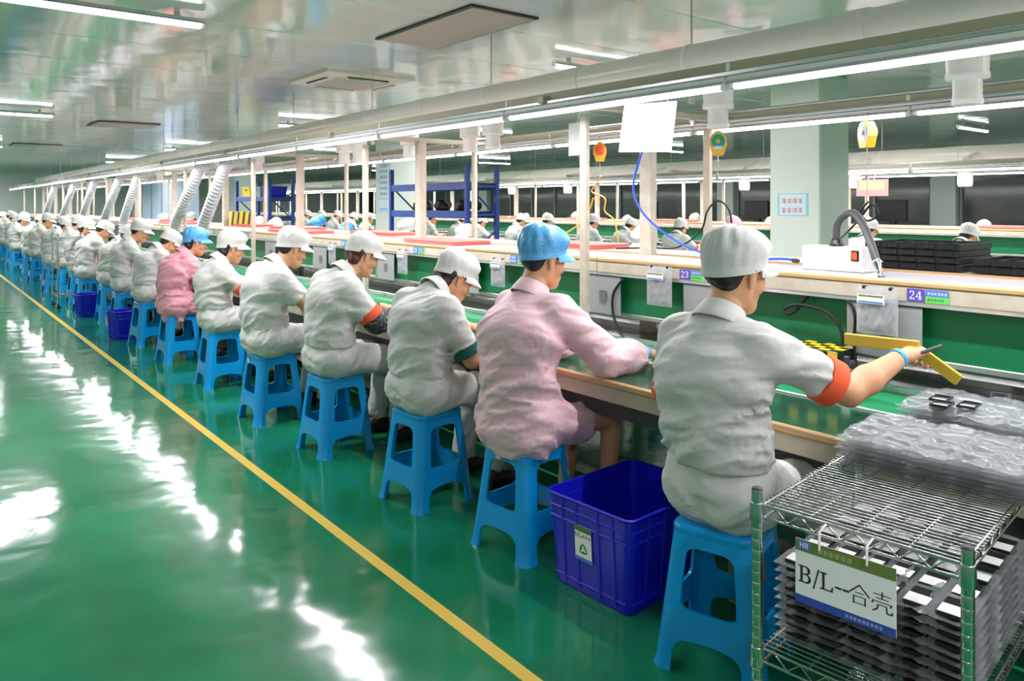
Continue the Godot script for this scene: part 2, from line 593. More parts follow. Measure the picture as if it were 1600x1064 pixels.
func cassette(c: Vector3) -> void:
	var t := thing("air_conditioner", "square white ceiling air conditioner with four outlet slots", "air conditioner", c)
	var s := 0.96
	var fr := MB.new()
	for q in 4:
		var b := Basis(Vector3.UP, q * PI / 2)
		var a := s / 2
		var i := 0.30
		# bevelled picture-frame quarter with a slot
		var P := func(x: float, y: float, z: float) -> Vector3: return b * v3(x, y, z)
		fr.quad(P.call(-a, -0.035, a), P.call(-i - 0.1, -0.05, i + 0.1), P.call(i + 0.1, -0.05, i + 0.1), P.call(a, -0.035, a))
		fr.quad(P.call(-a, 0.0, a), P.call(-a, -0.035, a), P.call(a, -0.035, a), P.call(a, 0.0, a))
		fr.quad(P.call(-i - 0.1, -0.05, i + 0.1), P.call(-i, -0.055, i), P.call(i, -0.055, i), P.call(i + 0.1, -0.05, i + 0.1))
	part(t, "frame", fr, M.pvc)
	part(t, "grille", MB.new().box(v3(0, -0.05, 0), v3(0.6, 0.012, 0.6), 0.004), mat_once("grille_grey", rgb(196, 190, 182), 0.5))
	for q in 4:
		var b := Basis(Vector3.UP, q * PI / 2)
		part(t, "outlet", MB.new().box(b * v3(0, -0.0475, 0.375), v3(0.46, 0.016, 0.035), 0.003, b), M.black_plastic)
		part(t, "flap", MB.new().box(b * v3(0, -0.062, 0.385), v3(0.44, 0.004, 0.03), 0.0, b * Basis(Vector3.RIGHT, 0.5)), M.pvc)

# a tube lamp: housing, reflector, tube, two holders and the light of the tube
func lamp(c: Vector3, across: bool, length: float, energy: float, called: String, label: String, group: String, drop := 0.02) -> Node3D:
	var t := thing(called, label, "lamp", c, PI / 2 if across else 0.0, group)
	var key := "lamp%.2f" % length
	if not M.has(key):
		var h := MB.new().box(v3(0, 0.032, 0), v3(0.05, 0.022, length), 0.004)
		var r := MB.new()
		for s in [-1.0, 1.0]:
			var a := v3(s * 0.02, 0.021, length / 2)
			var b := v3(s * 0.045, 0.006, length / 2)
			var dz := v3(0, 0, -length)
			if s > 0: r.quad(b, b + dz, a + dz, a)
			else: r.quad(a, a + dz, b + dz, b)
		var tb := MB.new().tube([v3(0, 0, -length / 2 + 0.03), v3(0, 0, length / 2 - 0.03)], 0.013 if length > 1.3 else 0.024, 12)
		var en := MB.new().box(Vector3.ZERO, v3(0.03, 0.04, 0.026), 0.004)
		M[key] = [h.mesh(), r.mesh(), tb.mesh(), en.mesh()]
	part(t, "housing", M[key][0], M.white_sheet)
	part(t, "reflector", M[key][1], M.bright_alu)
	part(t, "tube", M[key][2], M.tube_glow)
	for s in [-1, 1]: part(t, "holder", M[key][3], M.lamp_end, v3(0, 0.008, s * (length / 2 - 0.014)))
	if drop > 0.03:
		for s in [-1, 1]: part(t, "bracket", MB.new().box(v3(0, 0.06, s * length * 0.35), v3(0.03, 0.035, 0.03)), M.white_sheet)
	var l := AreaLight3D.new()
	l.name = "tube_light"
	l.area_size = Vector2(0.03 if length > 1.3 else 0.046, length - 0.08)
	l.light_energy = energy
	l.light_color = Color(1.0, 0.96, 0.985)
	l.light_specular = 1.0
	l.shadow_enabled = true
	l.area_range = 30.0
	l.rotation = Vector3(-PI / 2, 0, 0)
	l.position = v3(0, -0.016 if length > 1.3 else -0.027, 0)
	t.add_child(l)
	return t

# ------------------------------------------------------------------ the assembly lines
const Z0 := -3.05        # first frame of posts in view
const STEP := 2.58
const NUM := ["one", "two", "three", "four", "five", "six", "seven", "eight", "nine", "ten", "eleven", "twelve", "thirteen"]

func stack_glyphs(mb: MB, o: Vector3, ux: Vector3, uy: Vector3, count: int, size: float, seed_: int) -> void:
	# a run of small square characters, each a few strokes
	var g := RandomNumberGenerator.new()
	g.seed = seed_
	for c in count:
		var at := o + ux * (c * size * 1.15)
		for s in 3:
			var y := size * (0.15 + 0.33 * s)
			mb.quad(at + uy * y, at + ux * size * g.randf_range(0.7, 0.95) + uy * y, at + ux * size * 0.85 + uy * (y + size * 0.13), at + uy * (y + size * 0.13))
		var x := size * g.randf_range(0.2, 0.7)
		mb.quad(at + ux * x, at + ux * (x + size * 0.13), at + ux * (x + size * 0.13) + uy * size * 0.95, at + ux * x + uy * size * 0.95)

func text_part(parent: Node, called: String, s: String, size: float, m: Material, at: Vector3, q: Basis, serif := true) -> MeshInstance3D:
	var t := TextMesh.new()
	var f := SystemFont.new()
	f.font_names = ["Droid Serif" if serif else "Droid Sans"]
	t.font = f; t.text = s; t.font_size = 64; t.pixel_size = size / 64.0; t.depth = 0.0006
	t.horizontal_alignment = HORIZONTAL_ALIGNMENT_CENTER
	t.curve_step = 2.0
	var o := part(parent, called, t, m)
	o.transform = Transform3D(q, at)
	return o

const FACE_X := Basis(Vector3(0, 0, 1), Vector3(0, 1, 0), Vector3(-1, 0, 0))   # text that faces -X

func line_module(label: String, group: String) -> Node3D:
	# one section of the double-sided line; its frame of posts stands at local z = 0 and the section reaches towards +z
	var t := thing("assembly_bench", label, "workbench", Vector3.ZERO, 0.0, group)
	var L := STEP - 0.004
	var zc := L / 2
	for s in [1.0, -1.0]:
		var X := func(d: float) -> float: return -s * (1.165 - d)     # d: distance from the bench's edge inwards, about x = 0
		var bx := func(mb: MB, d0: float, d1: float, y0: float, y1: float, bev := 0.0) -> MB:
			return mb.box(v3((X.call(d0) + X.call(d1)) / 2, (y0 + y1) / 2, zc), v3(absf(d1 - d0), y1 - y0, L), bev)
		part(t, "edge_strip", bx.call(MB.new(), 0.0, 0.02, 0.722, 0.752, 0.006), M.edge_wood)
		part(t, "worktop", bx.call(MB.new(), 0.02, 0.405, 0.728, 0.75), M.green_mat)
		part(t, "apron", bx.call(MB.new(), 0.012, 0.04, 0.655, 0.722, 0.004), M.apron)
		part(t, "belt_rail", bx.call(MB.new(), 0.405, 0.418, 0.70, 0.757, 0.003), M.bright_alu)
		part(t, "conveyor_belt", bx.call(MB.new(), 0.43, 0.79, 0.72, 0.736), M.belt_green)
		part(t, "belt_rail", bx.call(MB.new(), 0.80, 0.83, 0.70, 0.765, 0.003), M.bright_alu)
		part(t, "belt_tray", bx.call(MB.new(), 0.83, 1.135, 0.722, 0.742), M.belt_tray)
		part(t, "beam", bx.call(MB.new(), 0.06, 0.10, 0.58, 0.65), M.dark_steel)
		# shelf with its beige front and the green screen below it
		part(t, "shelf_board", bx.call(MB.new(), 0.728, 1.125, 1.182, 1.2), M.shelf_white)
		part(t, "shelf_edge", bx.call(MB.new(), 0.708, 0.73, 1.178, 1.203, 0.007), M.edge_wood)
		part(t, "shelf_edge", bx.call(MB.new(), 1.112, 1.13, 1.184, 1.204, 0.005), M.edge_wood)
		part(t, "fascia", bx.call(MB.new(), 0.712, 0.734, 1.122, 1.178, 0.002), M.beige_steel)
		part(t, "fascia_lip", bx.call(MB.new(), 0.716, 0.75, 1.106, 1.122), M.bright_alu)
		part(t, "screen_panel", bx.call(MB.new(), 0.772, 0.778, 0.90, 1.106), M.panel_green)
		part(t, "screen_rail", bx.call(MB.new(), 0.764, 0.786, 0.876, 0.90, 0.003), M.alu)
		# legs
		for z in [0.06, zc + 0.05]:
			part(t, "leg", MB.new().box(v3(X.call(0.12), 0.36, z), v3(0.05, 0.72, 0.05), 0.004), M.apron)
		part(t, "foot_rail", bx.call(MB.new(), 0.34, 0.38, 0.14, 0.18, 0.004), M.apron)
	part(t, "belt_rail", MB.new().box(v3(0, 0.735, zc), v3(0.05, 0.07, L), 0.003), M.bright_alu)
	# posts
	part(t, "post", MB.new().box(v3(-0.55, 1.37, 0.0), v3(0.035, 1.24, 0.05), 0.004), M.beige_steel)
	part(t, "post", MB.new().box(v3(-0.03, 1.40, 0.0), v3(0.045, 1.32, 0.09), 0.004).box(v3(0.005, 1.40, 0.0), v3(0.03, 1.32, 0.06), 0.003), M.beige_steel)
	part(t, "post", MB.new().box(v3(0.55, 1.37, 0.0), v3(0.035, 1.24, 0.05), 0.004), M.beige_steel)
	part(t, "crossbar", MB.new().box(v3(0.0, 2.055, 0.0), v3(1.75, 0.04, 0.045), 0.004), M.beige_steel)
	# dark cable trough below the bench
	part(t, "cable_tray", MB.new().box(v3(0, 0.3, zc), v3(0.3, 0.02, L)).box(v3(-0.15, 0.34, zc), v3(0.008, 0.08, L)).box(v3(0.15, 0.34, zc), v3(0.008, 0.08, L)), M.dark_steel)
	return t

func number_plate(parent: Node, n: int, z: float) -> void:
	# number, then two coloured strips of small print, on the beige front
	var x := -0.4565
	var p := part(parent, "number_plate", MB.new().box(v3(x, 1.150, z - 0.03), v3(0.001, 0.05, 0.064)), M.label_purple if n > 22 else M.label_blue)
	text_part(p, "numeral", str(n), 0.044, M.ink_white, v3(x - 0.001, 1.150, z - 0.03), FACE_X)
	var q := part(parent, "name_plate", MB.new().box(v3(x, 1.1625, z + 0.048), v3(0.001, 0.025, 0.082)), M.label_blue)
	var g := MB.new()
	stack_glyphs(g, v3(x - 0.0008, 1.156, z + 0.014), v3(0, 0, 1), v3(0, 1, 0), 6, 0.0105, n)
	part(q, "lettering", g, M.ink_white)
	var r := part(parent, "name_plate", MB.new().box(v3(x, 1.1375, z + 0.048), v3(0.001, 0.025, 0.082)), M.label_green)
	var g2 := MB.new()
	stack_glyphs(g2, v3(x - 0.0008, 1.132, z + 0.014), v3(0, 0, 1), v3(0, 1, 0), 5, 0.0105, n + 50)
	part(r, "lettering", g2, mat_once("ink_green", rgb(30, 110, 40), 0.6))

func build_line_one() -> void:
	var lx := 3.495
	var first := line_module("section of the near assembly line beside the wire cart", "near assembly line sections")
	var lab := ["with the first two number plates", "behind the blue cap of the pale pink smock", "behind the dark green cuffs and the lace oversleeves", "behind the plain-cuffed uniform", "at the two bent hoses", "just beyond the two bent hoses", "by the two blue bins", "by the wire trolley", "beyond the wire trolley", "second from the end wall", "at the end wall"]
	first.position = v3(lx, 0, Z0 + STEP)
	var plain := first.duplicate()
	var mods := []
	for k in 11:
		var m := copy(plain, v3(lx, 0, Z0 - k * STEP), 0.0, "section of the near assembly line " + lab[k], "near assembly line sections", "assembly_bench")
		mods.append(m)
	plain.free()
	# number plates
	var n := 24
	for z in [-1.29, -2.40, -3.77, -4.97, -6.2, -7.4, -8.7, -9.9, -11.2, -12.4]:
		var k := int(floor((Z0 - z) / STEP)) + 1
		number_plate(mods[k], n, z - (Z0 - k * STEP))
		n -= 1
	# light rails, lamps and channel
	light_rail(2.66, 1.985, 1.06, 21, 1.8, "front light rail of the near line", 0.05)
	light_rail(4.33, 2.0, 1.06, 21, 1.8, "rear light rail of the near line", -0.05)
	duct(3.5, 2.32, 2.0, -29.4, 0.09, "thick white plastic air duct along the top of the near line")

func light_rail(x: float, y: float, z0: float, count: int, energy: float, where: String, back: float) -> void:
	for k in count:
		lamp(v3(x, y, z0 - 0.74 - k * 1.48), false, 1.465, energy, "tube_lamp", "%s glowing tube lamp along the %s" % [ORD[k + 1], where], "lamps of the " + where)
	var L := count * 1.48
	var ch := thing("light_rail", "long beige steel channel carrying the " + where, "rail", v3(x + back * 0.4, y, z0 - L / 2))
	part(ch, "channel", MB.new().box(v3(0, 0.085, 0), v3(0.05, 0.04, L), 0.003), M.olive_channel)
	part(ch, "cable_conduit", MB.new().tube([v3(back, 0.11, -L / 2), v3(back, 0.11, L / 2)], 0.009, 6), M.alu)
	part(ch, "strip", MB.new().box(v3(0, 0.054, 0), v3(0.085, 0.018, L), 0.003), M.bright_alu)
	for k in count:
		part(ch, "hanger", MB.new().box(v3(0, 0.075, -L / 2 + k * 1.48), v3(0.06, 0.05, 0.02), 0.003), M.pvc_white)

func duct(x: float, y: float, z0: float, z1: float, r: float, label: String) -> void:
	var t := thing("air_duct", label, "duct", v3(x, y, 0))
	var z := z0
	var len := 1.9
	while z > z1:
		part(t, "pipe", MB.new().tube([v3(0, 0, z), v3(0, 0, z - len + 0.004)], r, 24), M.pvc)
		part(t, "sleeve", MB.new().lathe([Vector2(r, -0.09), Vector2(r + 0.007, -0.085), Vector2(r + 0.007, -0.085), Vector2(r + 0.007, 0.085), Vector2(r + 0.007, 0.085), Vector2(r, 0.09)], 24, v3(0, 0, z - len), Basis(Vector3.RIGHT, PI / 2)), M.pvc)
		part(t, "strap", MB.new().lathe([Vector2(r, -0.012), Vector2(r + 0.004, -0.012), Vector2(r + 0.004, 0.012), Vector2(r, 0.012)], 24, v3(0, 0, z - len * 0.5), Basis(Vector3.RIGHT, PI / 2)), M.pvc_white)
		part(t, "hanger", MB.new().tube([v3(0, r, z - len * 0.5), v3(0, 2.8 - y, z - len * 0.5)], 0.005, 6), M.alu)
		part(t, "hanger", MB.new().box(v3(0, -(y - 2.07) * 0.5 - r * 0.5 + 0.005, z - len * 0.5), v3(0.03, y - 2.07 - r, 0.03)), M.beige_steel)
		z -= len

func build_line_two() -> void:
	var lx := 10.8
	var first := line_module("section of the second assembly line at the near end", "second assembly line sections")
	first.position = v3(lx, 0, 2.1)
	var plain := first.duplicate()
	for k in 12:
		copy(plain, v3(lx, 0, 2.1 - (k + 1) * STEP), 0.0, "section %s of the second assembly line behind the columns" % NUM[k], "second assembly line sections", "assembly_bench")
	plain.free()
	light_rail(10.0, 1.92, 3.0, 22, 2.0, "front light rail of the second line", 0.05)
	light_rail(11.47, 1.92, 3.0, 22, 2.0, "rear light rail of the second line", -0.05)
	duct(10.8, 2.15, 3.4, -29.0, 0.11, "white plastic air duct along the top of the second line")

# ------------------------------------------------------------------ stools, bins
func rounded_square(hw: float, r: float, y: float, per := 5, hz := -1.0) -> PackedVector3Array:
	var out := PackedVector3Array()
	if hz < 0: hz = hw
	for c in 4:
		var sx: float = [1, -1, -1, 1][c]
		var sz: float = [-1, -1, 1, 1][c]
		for k in per + 1:
			var an := (c * 90.0 + 90.0 * k / per) * PI / 180.0
			out.append(v3(sx * (hw - r) + r * cos(an), y, sz * (hz - r) - r * sin(an)))
	return out

func make_stool() -> Node3D:
	var t := thing("plastic_stool", "", "stool", Vector3.ZERO, 0.0, "blue plastic stools along the near line")
	var HW := func(y: float) -> float: return lerpf(0.182, 0.136, y / 0.44)
	# seat: rim and slightly dished top
	var rings := []
	for p in [[0.134, 0.425], [0.138, 0.432], [0.1385, 0.448], [0.135, 0.456], [0.128, 0.46], [0.118, 0.4605], [0.112, 0.457], [0.05, 0.455], [0.004, 0.455]]:
		rings.append(rounded_square(p[0], minf(0.045, p[0] * 0.4), p[1]))
	part(t, "seat", MB.new().loft(rings, true, true, true), M.stool_blue)
	# one corner leg with half of the apron and of the stretchers on both sides
	var rows := []   # y, clear half width at mid side
	for q in [[0.0, 0.116], [0.03, 0.116], [0.07, 0.112], [0.09, 0.102], [0.102, 0.084], [0.109, 0.045], [0.111, 0.0], [0.15, 0.0], [0.198, 0.0], [0.2, 0.0], [0.2005, 0.065], [0.205, 0.082], [0.215, 0.092], [0.26, 0.09], [0.34, 0.083], [0.375, 0.078], [0.388, 0.066], [0.394, 0.045], [0.395, 0.0], [0.415, 0.0], [0.432, 0.0]]:
		rows.append(q)
	var leg := MB.new()
	var cols := 9
	for inner in [0, 1]:
		for side in [0, 1]:
			var rr := []
			for q in rows:
				var hw: float = HW.call(q[0]) - (0.011 if inner else 0.0) + (0.005 * clampf(1.0 - q[0] / 0.012, 0, 1) if not inner else 0.0)
				var r := 0.042 if not inner else 0.031
				var st := hw - r
				var full := st + r * PI / 4
				var ring := PackedVector3Array()
				for c in cols:
					var u := lerpf(q[1], full, float(c) / (cols - 1))
					var p: Vector2
					if u <= st: p = Vector2(hw, u)
					else:
						var an := (u - st) / r
						p = Vector2(hw - r + r * cos(an), st + r * sin(an))
					ring.append(v3(p.x, q[0], -p.y) if side == 0 else v3(p.y, q[0], -p.x))
				rr.append(ring)
			var flip: bool = (side == 1) != (inner == 1)
			if flip:
				for i in rr.size():
					var rv: PackedVector3Array = rr[i]
					rv.reverse()
					rr[i] = rv
			leg.loft(rr, false)
	# the edges that join the outer and inner faces
	for side in [0, 1]:
		var rr := []
		for q in rows:
			var ring := PackedVector3Array()
			for inner in [1, 0]:
				var hw: float = HW.call(q[0]) - (0.011 if inner else 0.0)
				ring.append(v3(hw, q[0], -q[1]) if side == 0 else v3(q[1], q[0], -hw))
			if side == 1: ring.reverse()
			rr.append(ring)
		leg.loft(rr, false)
	var lm := leg.mesh()
	for k in 4:
		part(t, "leg", lm, M.stool_blue, Vector3.ZERO, k * PI / 2)
	return t

func make_bin(wx: float, wz: float, h: float, label: String, at: Vector3, turn: float, plate: bool) -> Node3D:
	var t := thing("plastic_bin", label, "bin", at, turn, "dark blue plastic bins on the floor")
	var a := wx / 2
	var b := wz / 2
	var R := func(inset: float, y: float, r: float) -> PackedVector3Array: return rounded_square(a - inset, r, y, 4, b - inset)
	var rings := [R.call(0.035, 0.004, 0.03), R.call(0.033, 0.0, 0.03), R.call(0.031, 0.004, 0.032), R.call(0.008, h - 0.006, 0.035), R.call(0.0, h - 0.006, 0.035), R.call(-0.001, h, 0.036), R.call(0.006, h + 0.003, 0.034), R.call(0.012, h, 0.03), R.call(0.037, 0.012, 0.028), R.call(0.06, 0.008, 0.02)]
	rings[0] = R.call(a * 0.9, 0.0, 0.005) if a < b else R.call(b * 0.9, 0.0, 0.005)
	part(t, "body", MB.new().loft(rings, true, true, false).loft([R.call(0.04, 0.011, 0.02), R.call(0.06, 0.011, 0.01)], true, false, true), M.bin_blue)
	var tx := atan(0.023 / h)
	# ribs: two upright ribs and two bands on each side
	for s in 4:
		var half := (b if s % 2 == 0 else a)
		var outd := (a if s % 2 == 0 else b)
		var q := Basis(Vector3.UP, s * PI / 2)
		for u in [-0.66, -0.28, 0.28, 0.66]:
			part(t, "rib", MB.new().box(q * v3(-(outd - 0.019), h * 0.5, u * (half - 0.03)), v3(0.012, h * 0.93, 0.012), 0.003, q * Basis(Vector3.BACK, tx)), M.bin_blue)
		for y in [0.74, 0.86]:
			part(t, "band", MB.new().box(q * v3(-(outd - 0.031 + 0.023 * y), h * y, 0), v3(0.011, 0.01, (half - 0.03) * 2), 0.003, q), M.bin_blue)
		part(t, "band", MB.new().box(q * v3(-(outd - 0.028), h * 0.11, 0), v3(0.009, 0.01, (half - 0.045) * 2), 0.003, q), M.bin_blue)
	if plate:
		var q := Basis(Vector3.BACK, tx)
		var c := v3(-a + 0.012, h * 0.56, 0.03 - 0.05)
		var pl := part(t, "bin_label", MB.new().box(Vector3.ZERO, v3(0.0015, 0.135, 0.085)), M.paper)
		pl.transform = Transform3D(q, c)
		part(pl, "band", MB.new().box(v3(-0.001, 0.057, 0), v3(0.001, 0.022, 0.085)), mat_once("leaf_green", rgb(74, 128, 60), 0.6))
		part(pl, "band", MB.new().box(v3(-0.001, -0.061, 0), v3(0.001, 0.014, 0.085)), M.label_blue)
		text_part(pl, "lettering", "B/L-", 0.024, M.ink_black, v3(-0.001, 0.03, -0.022), FACE_X)
		var g := MB.new()
		stack_glyphs(g, v3(-0.0012, 0.024, -0.002), v3(0, 0, 1), v3(0, 1, 0), 3, 0.0125, 77)
		part(pl, "lettering", g, M.ink_black)
		# three bent arrows
		for k in 3:
			var an := k * TAU / 3
			var mb := MB.new()
			var P := func(x: float, y: float) -> Vector3:
				var p := Vector2(x, y).rotated(an)
				return v3(-0.0013, -0.022 + p.y, p.x)
			var pts := [Vector2(-0.013, 0.0), Vector2(-0.005, 0.019), Vector2(0.004, 0.019), Vector2(0.009, 0.009)]
			for i in 3:
				var d: Vector2 = (pts[i + 1] - pts[i]).normalized().orthogonal() * 0.0035
				mb.quad(P.call(pts[i].x - d.x, pts[i].y - d.y), P.call(pts[i + 1].x - d.x, pts[i + 1].y - d.y), P.call(pts[i + 1].x + d.x, pts[i + 1].y + d.y), P.call(pts[i].x + d.x, pts[i].y + d.y))
			mb.tri(P.call(0.002, 0.006), P.call(0.016, 0.012), P.call(0.013, -0.001))
			part(pl, "arrow", mb, mat_once("arrow_green", rgb(40, 170, 80), 0.6))
	return t

# seat places along the near side, from the viewer outwards: x, z, turn
var SPOTS := [[2.128, -1.534, 0.28], [2.15, -2.60, 0.10], [2.09, -3.33, 0.08], [2.07, -4.35, 0.05], [2.01, -5.25, 0.04], [2.06, -6.48, -0.03], [2.06, -7.76, 0.05], [2.05, -8.84, 0.1]]

func build_stools_and_bins() -> void:
	for k in 17: SPOTS.append([2.05 + 0.05 * sin(k * 2.3), -9.98 - k * 1.07 + 0.06 * sin(k * 1.7), 0.1 * sin(k * 3.1)])
	var s0 := make_stool()
	stool0 = s0
	var lab := ["blue plastic stool nearest the viewer, under the worker at plate twenty-four", "blue plastic stool under the worker in the pale pink smock, with a paper sticker", "blue plastic stool under the worker with dark green cuffs", "blue plastic stool under the worker with black lace sleeves", "blue plastic stool under the worker with a blue glove, small white sticker", "blue plastic stool under the fourth orange-cuffed worker before the second pink smock", "blue plastic stool under the second pink smock", "blue plastic stool just beyond the second pink smock"]
	for i in SPOTS.size():
		var p: Array = SPOTS[i]
		var l: String = lab[i] if i < lab.size() else "blue plastic stool in the row, %s beyond the second pink smock" % ORD[i - 6]
		var o: Node3D = s0 if i == 0 else copy(s0, Vector3.ZERO, 0.0, "", "", "plastic_stool")
		o.position = v3(p[0], 0, p[1]); o.rotation.y = p[2]
		o.set_meta("label", l)
		if i == 1: part(o, "sticker", MB.new().box(v3(-0.1415, 0.41, -0.03), v3(0.001, 0.03, 0.03), 0.0, Basis(Vector3.BACK, 0.1)), mat_once("sticker_grey", rgb(205, 208, 200), 0.7))
		if i == 4: part(o, "sticker", MB.new().box(v3(-0.1415, 0.41, -0.06), v3(0.001, 0.03, 0.025), 0.0, Basis(Vector3.BACK, 0.1)), M.paper)
	make_bin(0.55, 0.45, 0.36, "large dark blue plastic bin with a recycling label between the two nearest stools", v3(2.285, 0, -2.095), 0.05, true)
	make_bin(0.38, 0.30, 0.31, "small dark blue plastic bin beside the stool beyond the pink smock", v3(1.95, 0, -9.42), 0.2, false)
	make_bin(0.36, 0.28, 0.30, "small dark blue plastic bin farther down the row by the wire trolley", v3(1.93, 0, -11.55), 0.1, false)

# ------------------------------------------------------------------ wire cart
func wire_shelf(y: float, dx: float, dz: float, wires: int) -> Array:
	# frame, cross wires and truss of one shelf, centred
	var f := MB.new()
	var a := dx / 2
	var b := dz / 2
	for s in [-1.0, 1.0]:
		for h in [0.0, -0.03]:
			f.tube([v3(-a, y + h, s * b), v3(a, y + h, s * b)], 0.0036, 6)
			f.tube([v3(s * a, y + h, -b), v3(s * a, y + h, b)], 0.0036, 6)
	var tr := MB.new()
	for s in [-1.0, 1.0]:
		var zz := []
		var m := 12
		for k in m + 1: zz.append(v3(s * a, y - (0.028 if k % 2 else 0.002), -b + 0.03 + (dz - 0.06) * k / m))
		tr.tube(zz, 0.0026, 5)
		zz = []
		m = 16
		for k in m + 1: zz.append(v3(-a + 0.03 + (dx - 0.06) * k / m, y - (0.028 if k % 2 else 0.002), s * b))
		tr.tube(zz, 0.0026, 5)
	for z in [-b * 0.5, 0.0, b * 0.5]: tr.tube([v3(-a, y - 0.006, z), v3(a, y - 0.006, z)], 0.003, 6)
	return [f, tr]

func cart(label: String, at: Vector3, turn: float, dx: float, dz: float, shelves: Array, top: float, wires: int) -> Node3D:
	var t := thing("wire_cart", label, "cart", at, turn, "")
	for sx in [-1, 1]:
		for sz in [-1, 1]:
			var prof := [Vector2(0.0125, 0.08)]
			var y := 0.10
			while y < top - 0.03:
				prof.append_array([Vector2(0.0127, y), Vector2(0.0112, y + 0.001), Vector2(0.0112, y + 0.003), Vector2(0.0127, y + 0.004)])
				y += 0.0254
			prof.append_array([Vector2(0.0127, top - 0.004), Vector2(0.011, top), Vector2(0.0, top)])
			var p := part(t, "post", MB.new().lathe(prof, 12, v3(sx * dx / 2, 0, sz * dz / 2)), M.chrome)
			part(p, "cap", MB.new().lathe([Vector2(0.0128, top - 0.003), Vector2(0.0128, top), Vector2(0.009, top + 0.003), Vector2(0.0, top + 0.004)], 12, v3(sx * dx / 2, 0, sz * dz / 2)), M.dark_steel)
			part(t, "caster", MB.new().lathe([Vector2(0, -0.012), Vector2(0.024, -0.012), Vector2(0.03, -0.008), Vector2(0.03, 0.008), Vector2(0.024, 0.012), Vector2(0, 0.012)], 14, v3(sx * dx / 2 + 0.012, 0.03, sz * dz / 2), Basis(Vector3.RIGHT, PI / 2)).box(v3(sx * dx / 2, 0.066, sz * dz / 2), v3(0.03, 0.028, 0.032), 0.003), M.dark_steel)
			for s in shelves:
				part(p, "sleeve", MB.new().lathe([Vector2(0.0127, s - 0.04), Vector2(0.0165, s - 0.036), Vector2(0.0152, s + 0.006), Vector2(0.0127, s + 0.008)], 12, v3(sx * dx / 2, 0, sz * dz / 2)), M.chrome)
	var wire := MB.new().tube([v3(0, 0, -dz / 2), v3(0, 0, dz / 2)], 0.0019, 5).mesh()
	for s in shelves:
		var sh := wire_shelf(s, dx - 0.02, dz - 0.02, wires)
		var f := part(t, "shelf_frame", sh[0], M.chrome)
		part(f, "truss", sh[1], M.chrome)
		for k in wires:
			part(f, "wire", wire, M.chrome, v3(-dx / 2 + dx * (k + 0.5) / wires, s + 0.001, 0))
	return t

func tray_mesh(wx: float, wz: float, seed_: int, flat: bool) -> ArrayMesh:
	# vacuum-formed tray: pockets with soft, uneven walls and a turned-down rim
	var f := FastNoiseLite.new()
	f.seed = seed_; f.frequency = 14.0
	var mb := MB.new()
	var nx := 40 if not flat else 22
	var nz := 52 if not flat else 28
	var rings := []
	for i in nx + 1:
		var ring := PackedVector3Array()
		for j in nz + 1:
			var x := wx * (float(i) / nx - 0.5)
			var z := wz * (float(j) / nz - 0.5)
			var px := absf(sin(PI * 4.0 * (float(i) / nx)))
			var pz := absf(sin(PI * 5.0 * (float(j) / nz)))
			var d := smoothstep(0.12, 0.45, px) * smoothstep(0.12, 0.45, pz)
			var y := 0.014 - 0.014 * d + (0.004 if flat else 0.010) * f.get_noise_2d(x, z) + 0.004 * f.get_noise_2d(x * 2.3 + 5, z * 2.3)
			if i == 0 or j == 0 or i == nx or j == nz: y -= 0.007
			ring.append(v3(x, y, z))
		rings.append(ring)
	mb.loft(rings, false)
	return mb.mesh()

func strokes(mb: MB, list: Array, o: Vector3, ux: Vector3, uy: Vector3, size: float, w: float) -> void:
	for s in list:
		var a := Vector2(s[0], s[1]) * size
		var b := Vector2(s[2], s[3]) * size
		var d: Vector2 = (b - a).normalized().orthogonal() * w * size * (s[4] if s.size() > 4 else 1.0)
		var e := (b - a).normalized() * w * size * 0.4
		a -= e; b += e
		var W := func(p: Vector2) -> Vector3: return o + ux * p.x + uy * p.y
		mb.quad(W.call(a + d), W.call(b + d), W.call(b - d), W.call(a - d))

